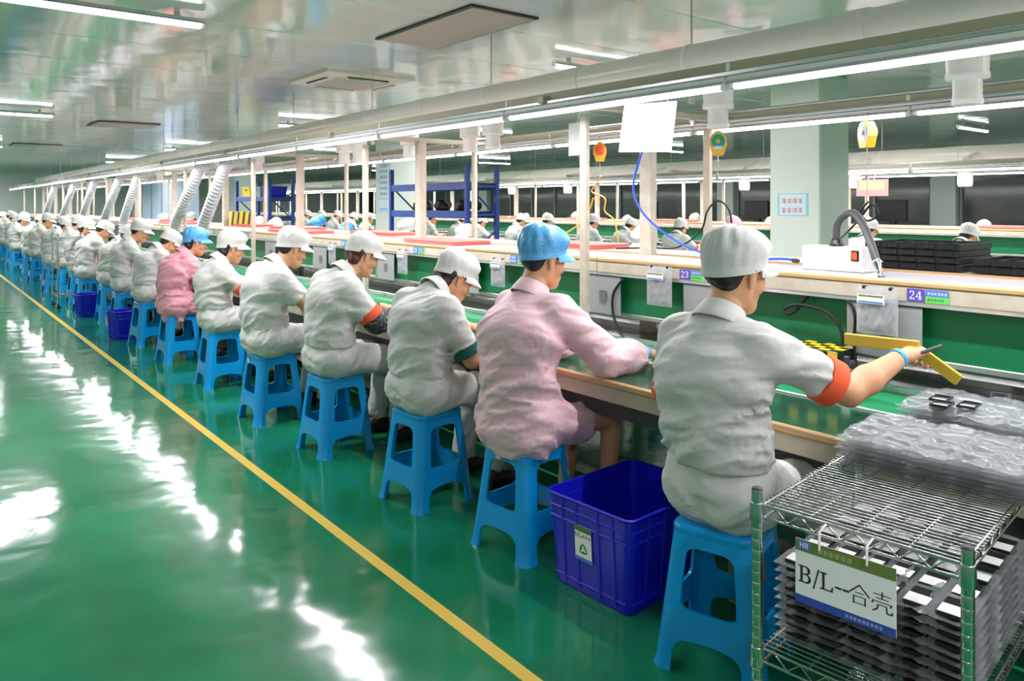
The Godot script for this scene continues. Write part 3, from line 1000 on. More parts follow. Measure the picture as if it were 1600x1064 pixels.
func build_cart() -> void:
	var at := v3(1.915, 0, -0.862)
	var c := cart("chrome wire shelf cart with a hanging paper sign in the right foreground", at, 0.116, 0.64, 0.44, [0.15, 0.45, 0.79], 0.83, 34)
	# trays stacked on and beside it
	var film := mat("tray_film", Color(0.56, 0.6, 0.61, 0.5), 0.26)
	film.transparency = BaseMaterial3D.TRANSPARENCY_ALPHA
	film.metallic_specular = 0.8
	var q := Basis(Vector3.UP, 0.116)
	var tm := tray_mesh(0.33, 0.46, 3, false)
	var tf := tray_mesh(0.33, 0.46, 5, true)
	var words := ["bottom", "second", "third", "fourth", "fifth", "sixth", "topmost"]
	for k in 7:
		var o := single("plastic_tray", tm if k == 6 else tf, film, "clear vacuum-formed tray on the wire cart, %s of its stack" % words[k], "tray", at + q * v3(0.245 + 0.004 * sin(k * 2.0), 0.797 + k * 0.0115, 0.03 + 0.004 * cos(k * 3.0)), 0.116 + 0.01 * sin(k * 1.3), "clear trays stacked on the cart")
	for k in 9:
		single("plastic_tray", tm if k == 8 else tf, film, "clear vacuum-formed tray on the worktop behind the cart, number %s up" % NUM[k], "tray", v3(2.535 + 0.004 * sin(k * 2.0), 0.758 + k * 0.0155, -0.87 + 0.004 * cos(k * 3.0)), 0.08 + 0.012 * sin(k * 1.3), "clear trays stacked on the worktop")
	# three black frames with white labels in the top trays
	var words2 := ["rear", "front left", "front right"]
	var spots := [v3(2.50, 0.897, -1.01), v3(2.42, 0.9, -0.975), v3(2.47, 0.9, -0.92)]
	for k in 3:
		var t := thing("phone_shell", "small black device shell with a white label in the clear tray, " + words2[k], "device", spots[k], 0.1, "black shells in the top tray")
		var f := MB.new()
		for s in [-1, 1]:
			f.box(v3(s * 0.034, 0.004, 0), v3(0.008, 0.008, 0.05), 0.002); f.box(v3(0, 0.004, s * 0.022), v3(0.06, 0.008, 0.006), 0.002)
		part(t, "rim", f, M.black_plastic)
		part(t, "base", MB.new().box(v3(0.012, 0.0015, 0), v3(0.044, 0.002, 0.04)), M.dark_steel)
		part(t, "label", MB.new().box(v3(-0.02, 0.004, 0), v3(0.024, 0.002, 0.04)), M.paper)
	# filled trays on the middle shelf: black frames and white labels in rows
	var tb := tray_mesh(0.56, 0.41, 9, true)
	for k in 9:
		var o := thing("filled_tray", "grey tray of black and white parts under the wire shelf, number %s up" % NUM[k], "tray", at + q * v3(0.015 + 0.005 * sin(k * 2.2), 0.462 + k * 0.022, 0.0), 0.116, "filled trays on the middle shelf")
		part(o, "tray", tb, film)
		for i in 5:
			for j in 6:
				if k < 8 and i > 0 and j > 0 and j < 5: continue
				var g := MB.new().box(v3(-0.21 + i * 0.105, 0.006, -0.165 + j * 0.066), v3(0.085, 0.008, 0.048), 0.002)
				part(o, "device", g, M.black_plastic)
				if k == 8: part(o, "label", MB.new().box(v3(-0.228 + i * 0.105, 0.0105, -0.165 + j * 0.066), v3(0.042, 0.001, 0.046)), M.paper)
	# the paper sign
	var sg := thing("paper_sign", "white paper sign with black lettering hanging from the wire cart", "sign", at + q * v3(-0.345, 0.683, -0.0), 0.116)
	var z0 := -0.115
	var sw := 0.212
	var zc := z0 + sw / 2
	part(sg, "sheet", MB.new().box(v3(0, 0, zc), v3(0.0016, 0.142, sw)), M.paper)
	part(sg, "band", MB.new().box(v3(-0.001, 0.058, zc), v3(0.001, 0.026, sw)), mat_once("olive_band", rgb(112, 128, 66), 0.6))
	part(sg, "band", MB.new().box(v3(-0.001, -0.062, zc), v3(0.001, 0.018, sw)), mat_once("blue_band", rgb(52, 76, 172), 0.6))
	var el := MB.new()
	var poly := PackedVector2Array()
	for k in 20: poly.append(Vector2(0.016 * cos(TAU * k / 20), 0.010 * sin(TAU * k / 20)))
	part(sg, "logo", el.prism(poly, v3(-0.0021, 0.059, z0 + 0.02), v3(0, 0, 1), v3(0, 1, 0), 0.0006), M.label_blue)
	text_part(sg, "lettering", "HR", 0.016, M.ink_white, v3(-0.0026, 0.059, z0 + 0.02), FACE_X, false)
	var gl := MB.new()
	stack_glyphs(gl, v3(-0.0018, 0.051, z0 + 0.05), v3(0, 0, 1), v3(0, 1, 0), 6, 0.011, 5)
	part(sg, "lettering", gl, mat_once("ink_olive", rgb(190, 200, 160), 0.6))
	text_part(sg, "lettering", "B/L--", 0.052, M.ink_black, v3(-0.0012, -0.006, z0 + 0.062), FACE_X)
	var ch := MB.new()
	# two large characters, drawn stroke by stroke
	strokes(ch, [[0.5, 0.98, 0.02, 0.52], [0.5, 0.98, 0.98, 0.52], [0.3, 0.58, 0.7, 0.58, 0.6], [0.22, 0.4, 0.22, 0.02], [0.22, 0.4, 0.78, 0.4, 0.6], [0.78, 0.4, 0.78, 0.02], [0.22, 0.06, 0.78, 0.06, 0.6]], v3(-0.0012, -0.029, z0 + 0.118), v3(0, 0, 1), v3(0, 1, 0), 0.042, 0.036)
	strokes(ch, [[0.1, 0.86, 0.9, 0.86, 0.6], [0.5, 1.0, 0.5, 0.66], [0.22, 0.67, 0.78, 0.67, 0.6], [0.06, 0.5, 0.94, 0.5, 0.6], [0.06, 0.52, 0.02, 0.36], [0.94, 0.5, 0.88, 0.38], [0.3, 0.36, 0.7, 0.36, 0.6], [0.3, 0.36, 0.26, 0.14], [0.26, 0.14, 0.06, 0.0], [0.7, 0.36, 0.72, 0.06], [0.72, 0.04, 0.96, 0.04], [0.96, 0.04, 0.97, 0.16]], v3(-0.0012, -0.029, z0 + 0.164), v3(0, 0, 1), v3(0, 1, 0), 0.042, 0.036)
	part(sg, "lettering", ch, M.ink_black)
	var st := MB.new()
	stack_glyphs(st, v3(-0.0018, -0.066, z0 + 0.11), v3(0, 0, 1), v3(0, 1, 0), 9, 0.0075, 8)
	part(sg, "lettering", st, M.ink_pale)
	for z in [z0 + 0.055, z0 + 0.155]:
		part(sg, "clip", MB.new().tube([v3(0.03, 0.106, z), v3(-0.003, 0.1, z), v3(-0.004, 0.06, z)], 0.0025, 6), M.pvc_white)
	# trolley far down the row
	cart("small steel wire trolley standing among the far stools", v3(1.86, 0, -12.75), 0.0, 0.36, 0.5, [0.2, 0.62, 1.02], 1.08, 10)

# ------------------------------------------------------------------ things on the near line
func bag(z: float, y1: float, y0: float, w: float, seed_: int, label: String) -> void:
	var f := FastNoiseLite.new()
	f.seed = seed_; f.frequency = 22.0
	var t := thing("plastic_bag", label, "bag", v3(3.012, (y0 + y1) / 2, z), 0.0, "clear bags hanging from the shelf front")
	var rings := []
	var h := y1 - y0
	for s in [0, 1]:
		rings = []
		for i in 15:
			var ring := PackedVector3Array()
			for j in 13:
				var u := j / 12.0 - 0.5
				var y := h * (i / 14.0 - 0.5)
				var rim := minf(1.0, minf(0.5 - absf(u), 0.5 - absf(i / 14.0 - 0.5)) * 9.0)
				var d := (0.006 + 0.008 * f.get_noise_2d(u * w * 1.4, y + s * 3.0)) * rim
				ring.append(v3(-d if s == 0 else d * 0.6, y, u * w))
			if s == 1: ring.reverse()
			rings.append(ring)
		part(t, "film", MB.new().loft(rings, false), M.bag_film)
	part(t, "contents", MB.new().box(v3(0.0, -h * 0.12, 0), v3(0.004, h * 0.62, w * 0.8), 0.001), mat_once("bag_grey", rgb(128, 130, 134), 0.5))
	var l := part(t, "label", MB.new().box(v3(-0.012, h * 0.24, -w * 0.12), v3(0.0012, 0.036, w * 0.66)), M.paper)
	part(l, "band", MB.new().box(v3(-0.013, h * 0.24 + 0.012, -w * 0.12), v3(0.0006, 0.007, w * 0.6)), mat_once("olive_band", rgb(112, 128, 66), 0.6))
	part(l, "band", MB.new().box(v3(-0.013, h * 0.24 - 0.012, -w * 0.12), v3(0.0006, 0.006, w * 0.6)), M.label_blue)
	for s in [-1, 1]:
		part(t, "clip", MB.new().box(v3(0.006, h / 2 - 0.004, s * w * 0.32), v3(0.022, 0.012, 0.012), 0.002), M.black_plastic)

func foam(x: float, z: float, wx: float, wz: float, label: String, turn := 0.0) -> void:
	var f := FastNoiseLite.new()
	f.seed = int(-z * 100); f.frequency = 2.5
	var t := thing("foam_sheet", label, "foam", v3(x, 1.203, z), turn, "red foam sheets on the shelf")
	for k in 2:
		var rings := []
		for p in [[0.0, 0.0], [-0.004, 0.003], [-0.004, 0.010], [0.0, 0.013], [0.03, 0.014]]:
			var ring := rounded_square(wx / 2 - p[0], 0.02, p[1] + k * 0.0145, 3, wz / 2 - p[0])
			for i in ring.size(): ring[i] += v3(0.006 * f.get_noise_2d(ring[i].z * 3.0, k * 9.0), 0, 0.01 * f.get_noise_2d(ring[i].x * 3.0, 4.0 + k * 9.0))
			rings.append(ring)
		part(t, "sheet", MB.new().loft(rings, true, true, true), M.foam_red)

func parts_tray(at: Vector3, wx: float, wz: float, label: String, group: String) -> void:
	var t := thing("black_tray", label, "tray", at, 0.0, group)
	var h := 0.03
	part(t, "base", MB.new().box(v3(0, 0.003, 0), v3(wx - 0.01, 0.006, wz - 0.01), 0.002), M.black_plastic)
	for s in [-1, 1]:
		part(t, "rim", MB.new().box(v3(s * (wx / 2 - 0.004), h / 2, 0), v3(0.008, h, wz), 0.003), M.black_plastic)
		part(t, "rim", MB.new().box(v3(0, h / 2, s * (wz / 2 - 0.004)), v3(wx - 0.016, h, 0.008), 0.003), M.black_plastic)
	for k in 5:
		part(t, "divider", MB.new().box(v3(0, h * 0.4, wz * (k - 2) / 6.0), v3(wx - 0.018, h * 0.75, 0.006), 0.002), M.black_plastic)
		part(t, "lug", MB.new().box(v3(-wx / 2 - 0.003, h * 0.5, wz * (k - 2) / 5.2), v3(0.008, h * 0.7, wz / 7.5), 0.002), M.black_plastic)
	for k in 2:
		part(t, "divider", MB.new().box(v3(wx * (k - 0.5) / 3.0, h * 0.4, 0), v3(0.006, h * 0.75, wz - 0.018), 0.002), M.black_plastic)

func cable(called: String, label: String, pts: Array, r: float, m: Material, cat := "cable") -> MeshInstance3D:
	return single(called, MB.new().tube(spline(pts, 8), r, 8), m, label, cat)

func build_bench_items() -> void:
	var bf := mat("bag_film", Color(0.8, 0.82, 0.84, 0.4), 0.28)
	bf.transparency = BaseMaterial3D.TRANSPARENCY_ALPHA
	bf.metallic_specular = 0.8
	# ioniser box with bent arm
	var t := thing("blower_box", "white metal box with an orange switch and a bent hose arm on the shelf", "machine", v3(3.31, 1.2, -1.775))
	part(t, "body", MB.new().box(v3(0, 0.056, 0), v3(0.12, 0.11, 0.29), 0.004), mat_once("box_paint", rgb(206, 209, 206), 0.4))
	part(t, "panel_plate", MB.new().box(v3(-0.061, 0.062, -0.088), v3(0.001, 0.075, 0.095)), M.paper)
	var ringp := MB.new()
	for k in 24:
		var a := TAU * k / 24
		var b := TAU * (k + 1) / 24
		ringp.quad(v3(-0.0618, 0.062 + 0.024 * sin(a), -0.088 + 0.024 * cos(a)), v3(-0.0618, 0.062 + 0.024 * sin(b), -0.088 + 0.024 * cos(b)), v3(-0.0618, 0.062 + 0.0215 * sin(b), -0.088 + 0.0215 * cos(b)), v3(-0.0618, 0.062 + 0.0215 * sin(a), -0.088 + 0.0215 * cos(a)))
	part(t, "ring_mark", ringp, mat_once("mark_grey", rgb(190, 192, 192), 0.6))
	var sw := part(t, "switch", MB.new().box(v3(-0.062, 0.074, 0.108), v3(0.006, 0.046, 0.034), 0.002), M.black_plastic)
	part(sw, "rocker", MB.new().box(v3(-0.0665, 0.074, 0.108), v3(0.006, 0.034, 0.022), 0.002, Basis(v3(0, 0, 1), 0.12)), M.orange)
	part(t, "collar", MB.new().lathe([Vector2(0.032, 0.0), Vector2(0.032, 0.012), Vector2(0.024, 0.018), Vector2(0.024, 0.03), Vector2(0.017, 0.034)], 20, v3(0.0, 0.111, -0.01)), M.black_plastic)
	var arm := spline([v3(0.0, 0.14, -0.01), v3(0.0, 0.21, -0.006), v3(-0.015, 0.255, 0.04), v3(-0.045, 0.258, 0.1), v3(-0.09, 0.2, 0.165), v3(-0.135, 0.12, 0.22), v3(-0.155, 0.055, 0.25)], 18)
	var rr := []
	for k in arm.size(): rr.append(0.0175 if k % 2 else 0.0158)
	part(t, "hose_arm", MB.new().tube(arm, rr, 14), M.hose_dark)
	var e0: Vector3 = arm[-1]
	var ed: Vector3 = (arm[-1] - arm[-6]).normalized()
	part(t, "nozzle", MB.new().tube([e0 - ed * 0.01, e0 + ed * 0.012, e0 + ed * 0.013, e0 + ed * 0.05, e0 + ed * 0.051, e0 + ed * 0.062], [0.018, 0.018, 0.0145, 0.0135, 0.0165, 0.0165], 16), M.chrome)
	part(t, "tie", MB.new().tube([e0 + v3(-0.02, 0.006, -0.012), e0 + v3(-0.012, 0.022, 0.012), e0 + v3(0.016, 0.008, 0.016), e0 + v3(0.012, -0.006, -0.016), e0 + v3(-0.02, 0.004, -0.014)], 0.002, 6), M.pvc_white)
	# stacked black trays on the rear shelf
	for k in 4: parts_tray(v3(3.77 + 0.003 * sin(k * 2.0), 1.2045 + k * 0.0305, -1.585 + 0.003 * cos(k * 1.7)), 0.36, 0.42, "black plastic parts tray behind the white box, %s of the stack from below" % ORD[k + 1], "black trays behind the white box")
	for k in 2: parts_tray(v3(3.77, 1.2045 + k * 0.0305, -1.13 + 0.004 * k), 0.36, 0.40, "black plastic parts tray at the photo's right edge, %s of the pair" % ["lower", "upper"][k], "black trays at the edge")
	# blue air tube, cables
	var bt := cable("air_tube", "bright blue air tube drooping onto the shelf", [v3(3.40, 1.95, -2.98), v3(3.385, 1.818, -3.018), v3(3.37, 1.65, -3.07), v3(3.365, 1.53, -3.055), v3(3.37, 1.40, -2.94), v3(3.38, 1.27, -2.70), v3(3.38, 1.214, -2.42), v3(3.38, 1.225, -2.2), v3(3.38, 1.232, -2.10), v3(3.38, 1.228, -2.03)], 0.0065, M.hose_blue, "tube")
	part(bt, "fitting", MB.new().tube([v3(3.38, 1.228, -2.045), v3(3.38, 1.226, -2.02), v3(3.38, 1.2255, -2.012)], [0.011, 0.011, 0.008], 10), M.dark_steel)
	cable("power_cable", "black and yellow cable arching up to the teal-labelled balancer", [v3(3.72, 1.207, -3.55), v3(3.9, 1.21, -3.4), v3(3.9, 1.225, -3.17), v3(3.9, 1.337, -2.993), v3(3.9, 1.458, -2.944), v3(3.9, 1.522, -2.863), v3(3.9, 1.459, -2.78), v3(3.9, 1.3, -2.76), v3(3.9, 1.209, -2.75)], 0.006, M.black_rubber)
	cable("power_cable", "yellow cable twisting down beside the thin post", [v3(4.2, 1.72, -4.162), v3(4.2, 1.647, -4.232), v3(4.2, 1.598, -4.267), v3(4.2, 1.547, -4.127), v3(4.2, 1.448, -4.127), v3(4.2, 1.376, -4.026), v3(4.2, 1.208, -3.986)], 0.006, M.yellow_plastic)
	cable("power_cable", "short yellow and black cable leaning left of the thin post", [v3(4.2, 1.55, -4.25), v3(4.2, 1.396, -4.339), v3(4.1, 1.28, -4.44), v3(3.9, 1.207, -4.5)], 0.006, M.yellow_plastic)
	cable("power_cable", "looped black cable behind the bent hose arm", [v3(4.2, 1.516, -2.078), v3(4.2, 1.462, -2.121), v3(4.2, 1.409, -2.085), v3(4.2, 1.445, -2.024), v3(4.2, 1.50, -2.06), v3(4.19, 1.40, -2.14), v3(4.1, 1.30, -2.2), v3(3.9, 1.208, -2.24)], 0.006, M.black_rubber)
	cable("power_cable", "black cable looping on the green screen behind plate twenty-four", [v3(3.075, 1.1, -1.786), v3(3.07, 1.077, -1.804), v3(3.06, 1.03, -1.84), v3(3.055, 1.014, -1.875), v3(3.055, 1.035, -1.886), v3(3.05, 1.06, -1.83), v3(3.05, 1.058, -1.751), v3(3.05, 1.038, -1.678), v3(3.05, 0.965, -1.622), v3(3.04, 0.85, -1.62), v3(3.0, 0.78, -1.6)], 0.007, M.black_rubber)
	cable("power_cable", "black cable hanging straight before the grey sheet at plate twenty-four", [v3(3.05, 1.10, -1.60), v3(3.048, 1.08, -1.575), v3(3.045, 1.03, -1.562), v3(3.045, 0.95, -1.566), v3(3.04, 0.83, -1.56), v3(3.0, 0.775, -1.55)], 0.006, M.black_rubber)
	cable("power_cable", "black cable curving over the grey sheet beside the thin post", [v3(3.05, 1.10, -2.85), v3(3.045, 1.06, -2.89), v3(3.04, 1.0, -2.925), v3(3.04, 0.9, -2.924), v3(3.03, 0.8, -2.86), v3(3.0, 0.772, -2.78)], 0.007, M.black_rubber)
	# bags and grey sheets under the shelf front
	bag(-1.456, 1.172, 0.985, 0.165, 1, "clear plastic bag with a paper label left of plate twenty-four")
	bag(-2.572, 1.185, 0.98, 0.165, 2, "clear plastic bag with a paper label left of plate twenty-three")
	bag(-3.93, 1.15, 0.965, 0.15, 3, "clear plastic bag with a paper label left of plate twenty-two")
	bag(-5.15, 1.15, 0.96, 0.15, 4, "clear plastic bag with a paper label left of plate twenty-one")
	bag(-6.4, 1.15, 0.96, 0.15, 6, "clear plastic bag under the shelf behind the plain-cuffed uniform")
	bag(-7.6, 1.15, 0.96, 0.15, 7, "clear plastic bag under the shelf at the two bent hoses")
	var words := ["at plate twenty-four", "beside plate twenty-three", "left of the thin post nearest the blue cap", "at plate twenty-two", "at plate twenty-one", "at plate twenty", "at the plate after twenty", "at the two bent hoses"]
	var zs := [-1.45, -2.30, -3.03, -4.35, -5.5, -6.75, -8.0, -9.2]
	for k in zs.size():
		var g := thing("hanging_sheet", "grey plastic sheet below the shelf front " + words[k], "sheet", v3(3.052, 1.0, zs[k]), 0.0, "grey sheets below the shelf")
		var rings := []
		for i in 9:
			var ring := PackedVector3Array()
			for j in 7: ring.append(v3(0.004 * sin(j * 1.9 + k) * (1.0 - i / 9.0), -0.11 + 0.21 * i / 8.0, (j / 6.0 - 0.5) * 0.30))
			rings.append(ring)
		part(g, "sheet", MB.new().loft(rings, false), M.grey_sheet)
		part(g, "patch", MB.new().box(v3(-0.006, -0.01, 0.02), v3(0.002, 0.06, 0.05)), mat_once("patch_grey", rgb(110, 112, 114), 0.4))
	# red foam sheets
	foam(3.27, -4.93, 0.34, 0.72, "red foam sheets on the front shelf behind the worker with green cuffs")
	foam(3.75, -3.98, 0.34, 0.72, "red foam sheets on the rear shelf behind the blue cap of the pale pink smock")
	foam(3.73, -6.75, 0.34, 0.80, "red foam sheets on the rear shelf behind the lace oversleeves")
	foam(3.28, -7.75, 0.34, 0.95, "red foam sheets on the front shelf behind the plain-cuffed uniform")
	foam(3.73, -8.9, 0.34, 0.95, "red foam sheets on the rear shelf before the hazard-striped board")
	foam(3.73, -10.4, 0.3, 0.7, "red foam sheets on the rear shelf behind the hoses")
	foam(3.28, -12.4, 0.34, 1.0, "red foam sheets on the front shelf beyond the hoses")
	foam(3.73, -14.2, 0.34, 1.0, "red foam sheets on the rear shelf, second last in the row")
	foam(3.5, -16.4, 0.2, 1.2, "red foam sheets on the shelf farthest down the near line")
	# white papers on the shelf
	for k in 4:
		single("paper_sheet", MB.new().box(v3(0, 0.0006, 0), v3(0.21, 0.0012, 0.29)), M.paper, "white paper sheet lying on the front shelf, %s from the white box" % ORD[k + 1], "paper", v3(3.24, 1.2005, -2.22 - k * 0.42), 0.05 * sin(k * 4.0), "papers on the front shelf")
	# hazard-checked box and clamp on the belt
	var hz := thing("hazard_box", "low black and yellow checked box on the belt behind the nearest worker", "box", v3(3.0, 0.737, -1.70))
	part(hz, "body", MB.new().box(v3(0, 0.085, 0), v3(0.16, 0.17, 0.26), 0.003), M.black_plastic)
	for i in 4:
		for j in 6:
			if (i + j) % 2 == 0: part(hz, "patch", MB.new().box(v3(-0.06 + i * 0.04, 0.1705, -0.108 + j * 0.0433), v3(0.039, 0.001, 0.042)), M.hazard_yellow)
	for j in 6:
		if j % 2: part(hz, "patch", MB.new().box(v3(-0.0805, 0.145, -0.108 + j * 0.0433), v3(0.001, 0.045, 0.042)), M.hazard_yellow)
	var tool := thing("clamp_tool", "small black clamp with a white label on the belt", "tool", v3(2.92, 0.737, -1.52))
	part(tool, "body", MB.new().box(v3(0, 0.06, 0), v3(0.06, 0.12, 0.05), 0.006), M.black_plastic)
	part(tool, "label", MB.new().box(v3(-0.031, 0.055, 0), v3(0.001, 0.06, 0.034)), M.paper)
	part(tool, "jaw", MB.new().box(v3(0.0, 0.13, 0.0), v3(0.05, 0.03, 0.03), 0.006).box(v3(-0.02, 0.15, 0), v3(0.02, 0.03, 0.02), 0.004), M.dark_steel)
	# small parts on the belts
	var k := 0
	for p in [[2.85, -1.08, 0.10], [3.3, -1.12, 0.16], [3.32, -0.95, 0.16], [2.9, -2.2, 0.08], [2.88, -2.95, 0.09], [2.9, -3.9, 0.09], [2.95, -4.8, 0.1]]:
		var d := thing("device_part", "small black device part lying on the conveyor, %s from the cart" % ORD[k + 1], "device", v3(p[0], 0.7425 if p[0] > 3.1 else 0.7365, p[1]), 0.3 * sin(k * 2.0), "black parts on the conveyor")
		part(d, "case", MB.new().box(v3(0, 0.008, 0), v3(p[2], 0.016, 0.07), 0.004), M.black_plastic)
		part(d, "window", MB.new().box(v3(0, 0.0165, 0), v3(p[2] * 0.7, 0.001, 0.05)), M.dark_steel)
		part(d, "strip", MB.new().box(v3(0, 0.0172, 0.02), v3(p[2] * 0.7, 0.001, 0.006)), M.paper)
		k += 1
	# soldering mats, small tools and cups near the hands
	k = 0
	for p in [[2.50, -2.0], [2.47, -3.05], [2.5, -4.05], [2.5, -4.95], [2.5, -6.15], [2.5, -7.4]]:
		var m := thing("parts_cup", "small blue parts dish with red lid on the worktop, %s from the cart" % ORD[k + 1], "dish", v3(p[0], 0.7505, p[1]), 0.0, "parts dishes on the worktop")
		part(m, "bowl", MB.new().lathe([Vector2(0.0, 0.0), Vector2(0.03, 0.0), Vector2(0.036, 0.02), Vector2(0.034, 0.02), Vector2(0.028, 0.004), Vector2(0.0, 0.004)], 18), M.label_blue)
		part(m, "lid", MB.new().lathe([Vector2(0.0, 0.021), Vector2(0.035, 0.021), Vector2(0.035, 0.026), Vector2(0.01, 0.032), Vector2(0.0, 0.033)], 18), M.orange)
		k += 1
	# the yellow strip in the nearest worker's hand, and a pen-like tool
	var ys := thing("yellow_strip", "bent yellow plastic strip held in the nearest worker's right hand", "strip", v3(2.655, 1.0, -1.145))
	part(ys, "long_arm", MB.new().box(v3(0.0, 0.018, -0.125), v3(0.012, 0.042, 0.26), 0.003, Basis(v3(1, 0, 0), -0.03)), mat_once("strip_yellow", rgb(206, 178, 52), 0.4))
	part(ys, "short_arm", MB.new().box(v3(0.004, -0.03, 0.062), v3(0.012, 0.04, 0.15), 0.003, Basis(v3(1, 0, 0), 0.55)), M.strip_yellow)
	var dr := thing("screwdriver", "slim grey screwdriver in the nearest worker's right hand", "tool", v3(2.64, 1.02, -1.11))
	part(dr, "handle", MB.new().tube([v3(-0.03, -0.02, -0.03), v3(0.028, 0.014, 0.034)], [0.007, 0.006], 10), M.hose_dark)
	part(dr, "tip", MB.new().tube([v3(-0.03, -0.02, -0.03), v3(-0.05, -0.032, -0.052)], [0.003, 0.002], 8), M.chrome)
	# hazard board far along the shelf
	var hb := thing("hazard_board", "yellow and black striped warning board standing on the far shelf", "board", v3(3.62, 1.203, -10.6))
	part(hb, "board", MB.new().box(v3(0, 0.1, 0), v3(0.02, 0.2, 0.9), 0.003), M.hazard_yellow)
	for q in 4:
		var z := -0.36 + q * 0.22
		part(hb, "stripe", MB.new().prism(PackedVector2Array([Vector2(z, 0.005), Vector2(z + 0.09, 0.005), Vector2(z + 0.16, 0.195), Vector2(z + 0.07, 0.195)]), v3(-0.0112, 0, 0), v3(0, 0, 1), v3(0, 1, 0), 0.001), M.black_plastic)
	for s in [-1, 1]: part(hb, "foot", MB.new().box(v3(0.03, 0.004, s * 0.3), v3(0.08, 0.008, 0.03)), M.dark_steel)

# ------------------------------------------------------------------ things that hang over the near line
func balancer(at: Vector3, turn: float, drop: float, face: Material, label: String) -> void:
	var t := thing("tool_balancer", label, "tool balancer", at, turn, "yellow tool balancers")
	var poly := PackedVector2Array()
	for p in [[-0.03, -0.075], [0.03, -0.075], [0.052, -0.01], [0.05, 0.03], [0.03, 0.062], [0.012, 0.076], [-0.012, 0.076], [-0.03, 0.062], [-0.05, 0.03], [-0.052, -0.01]]: poly.append(Vector2(p[0], p[1]))
	part(t, "case", MB.new().prism(poly, v3(-0.028, 0, 0), v3(0, 0, 1), v3(0, 1, 0), 0.056), M.yellow_plastic)
	var disc := PackedVector2Array()
	for k in 24: disc.append(Vector2(0.041 * cos(TAU * k / 24), 0.012 + 0.044 * sin(TAU * k / 24)))
	var d := part(t, "face_label", MB.new().prism(disc, v3(-0.0295, 0, 0), v3(0, 0, 1), v3(0, 1, 0), 0.002), face)
	part(d, "hub", MB.new().lathe([Vector2(0.012, 0.0), Vector2(0.012, 0.004), Vector2(0.0, 0.005)], 14, v3(-0.0295, 0.012, 0), Basis(v3(0, 0, 1), PI / 2)), M.yellow_plastic)
	part(d, "print", MB.new().box(v3(-0.0305, -0.028, 0.0), v3(0.001, 0.02, 0.045)), M.ink_pale)
	part(t, "cover", MB.new().lathe([Vector2(0.04, 0.0), Vector2(0.038, 0.014), Vector2(0.0, 0.017)], 20, v3(0.028, 0.012, 0), Basis(v3(0, 0, 1), -PI / 2)), M.orange if face != M.teal_label else M.yellow_plastic)
	part(t, "hook", MB.new().tube([v3(0, 0.072, 0), v3(0, 0.095, 0), v3(0.0, 0.11, 0.008), v3(0, 0.125, 0)], 0.004, 6), M.chrome)
	part(t, "wire", MB.new().tube([v3(0, -0.075, 0), v3(0, -drop, 0)], 0.0016, 5), M.chrome)

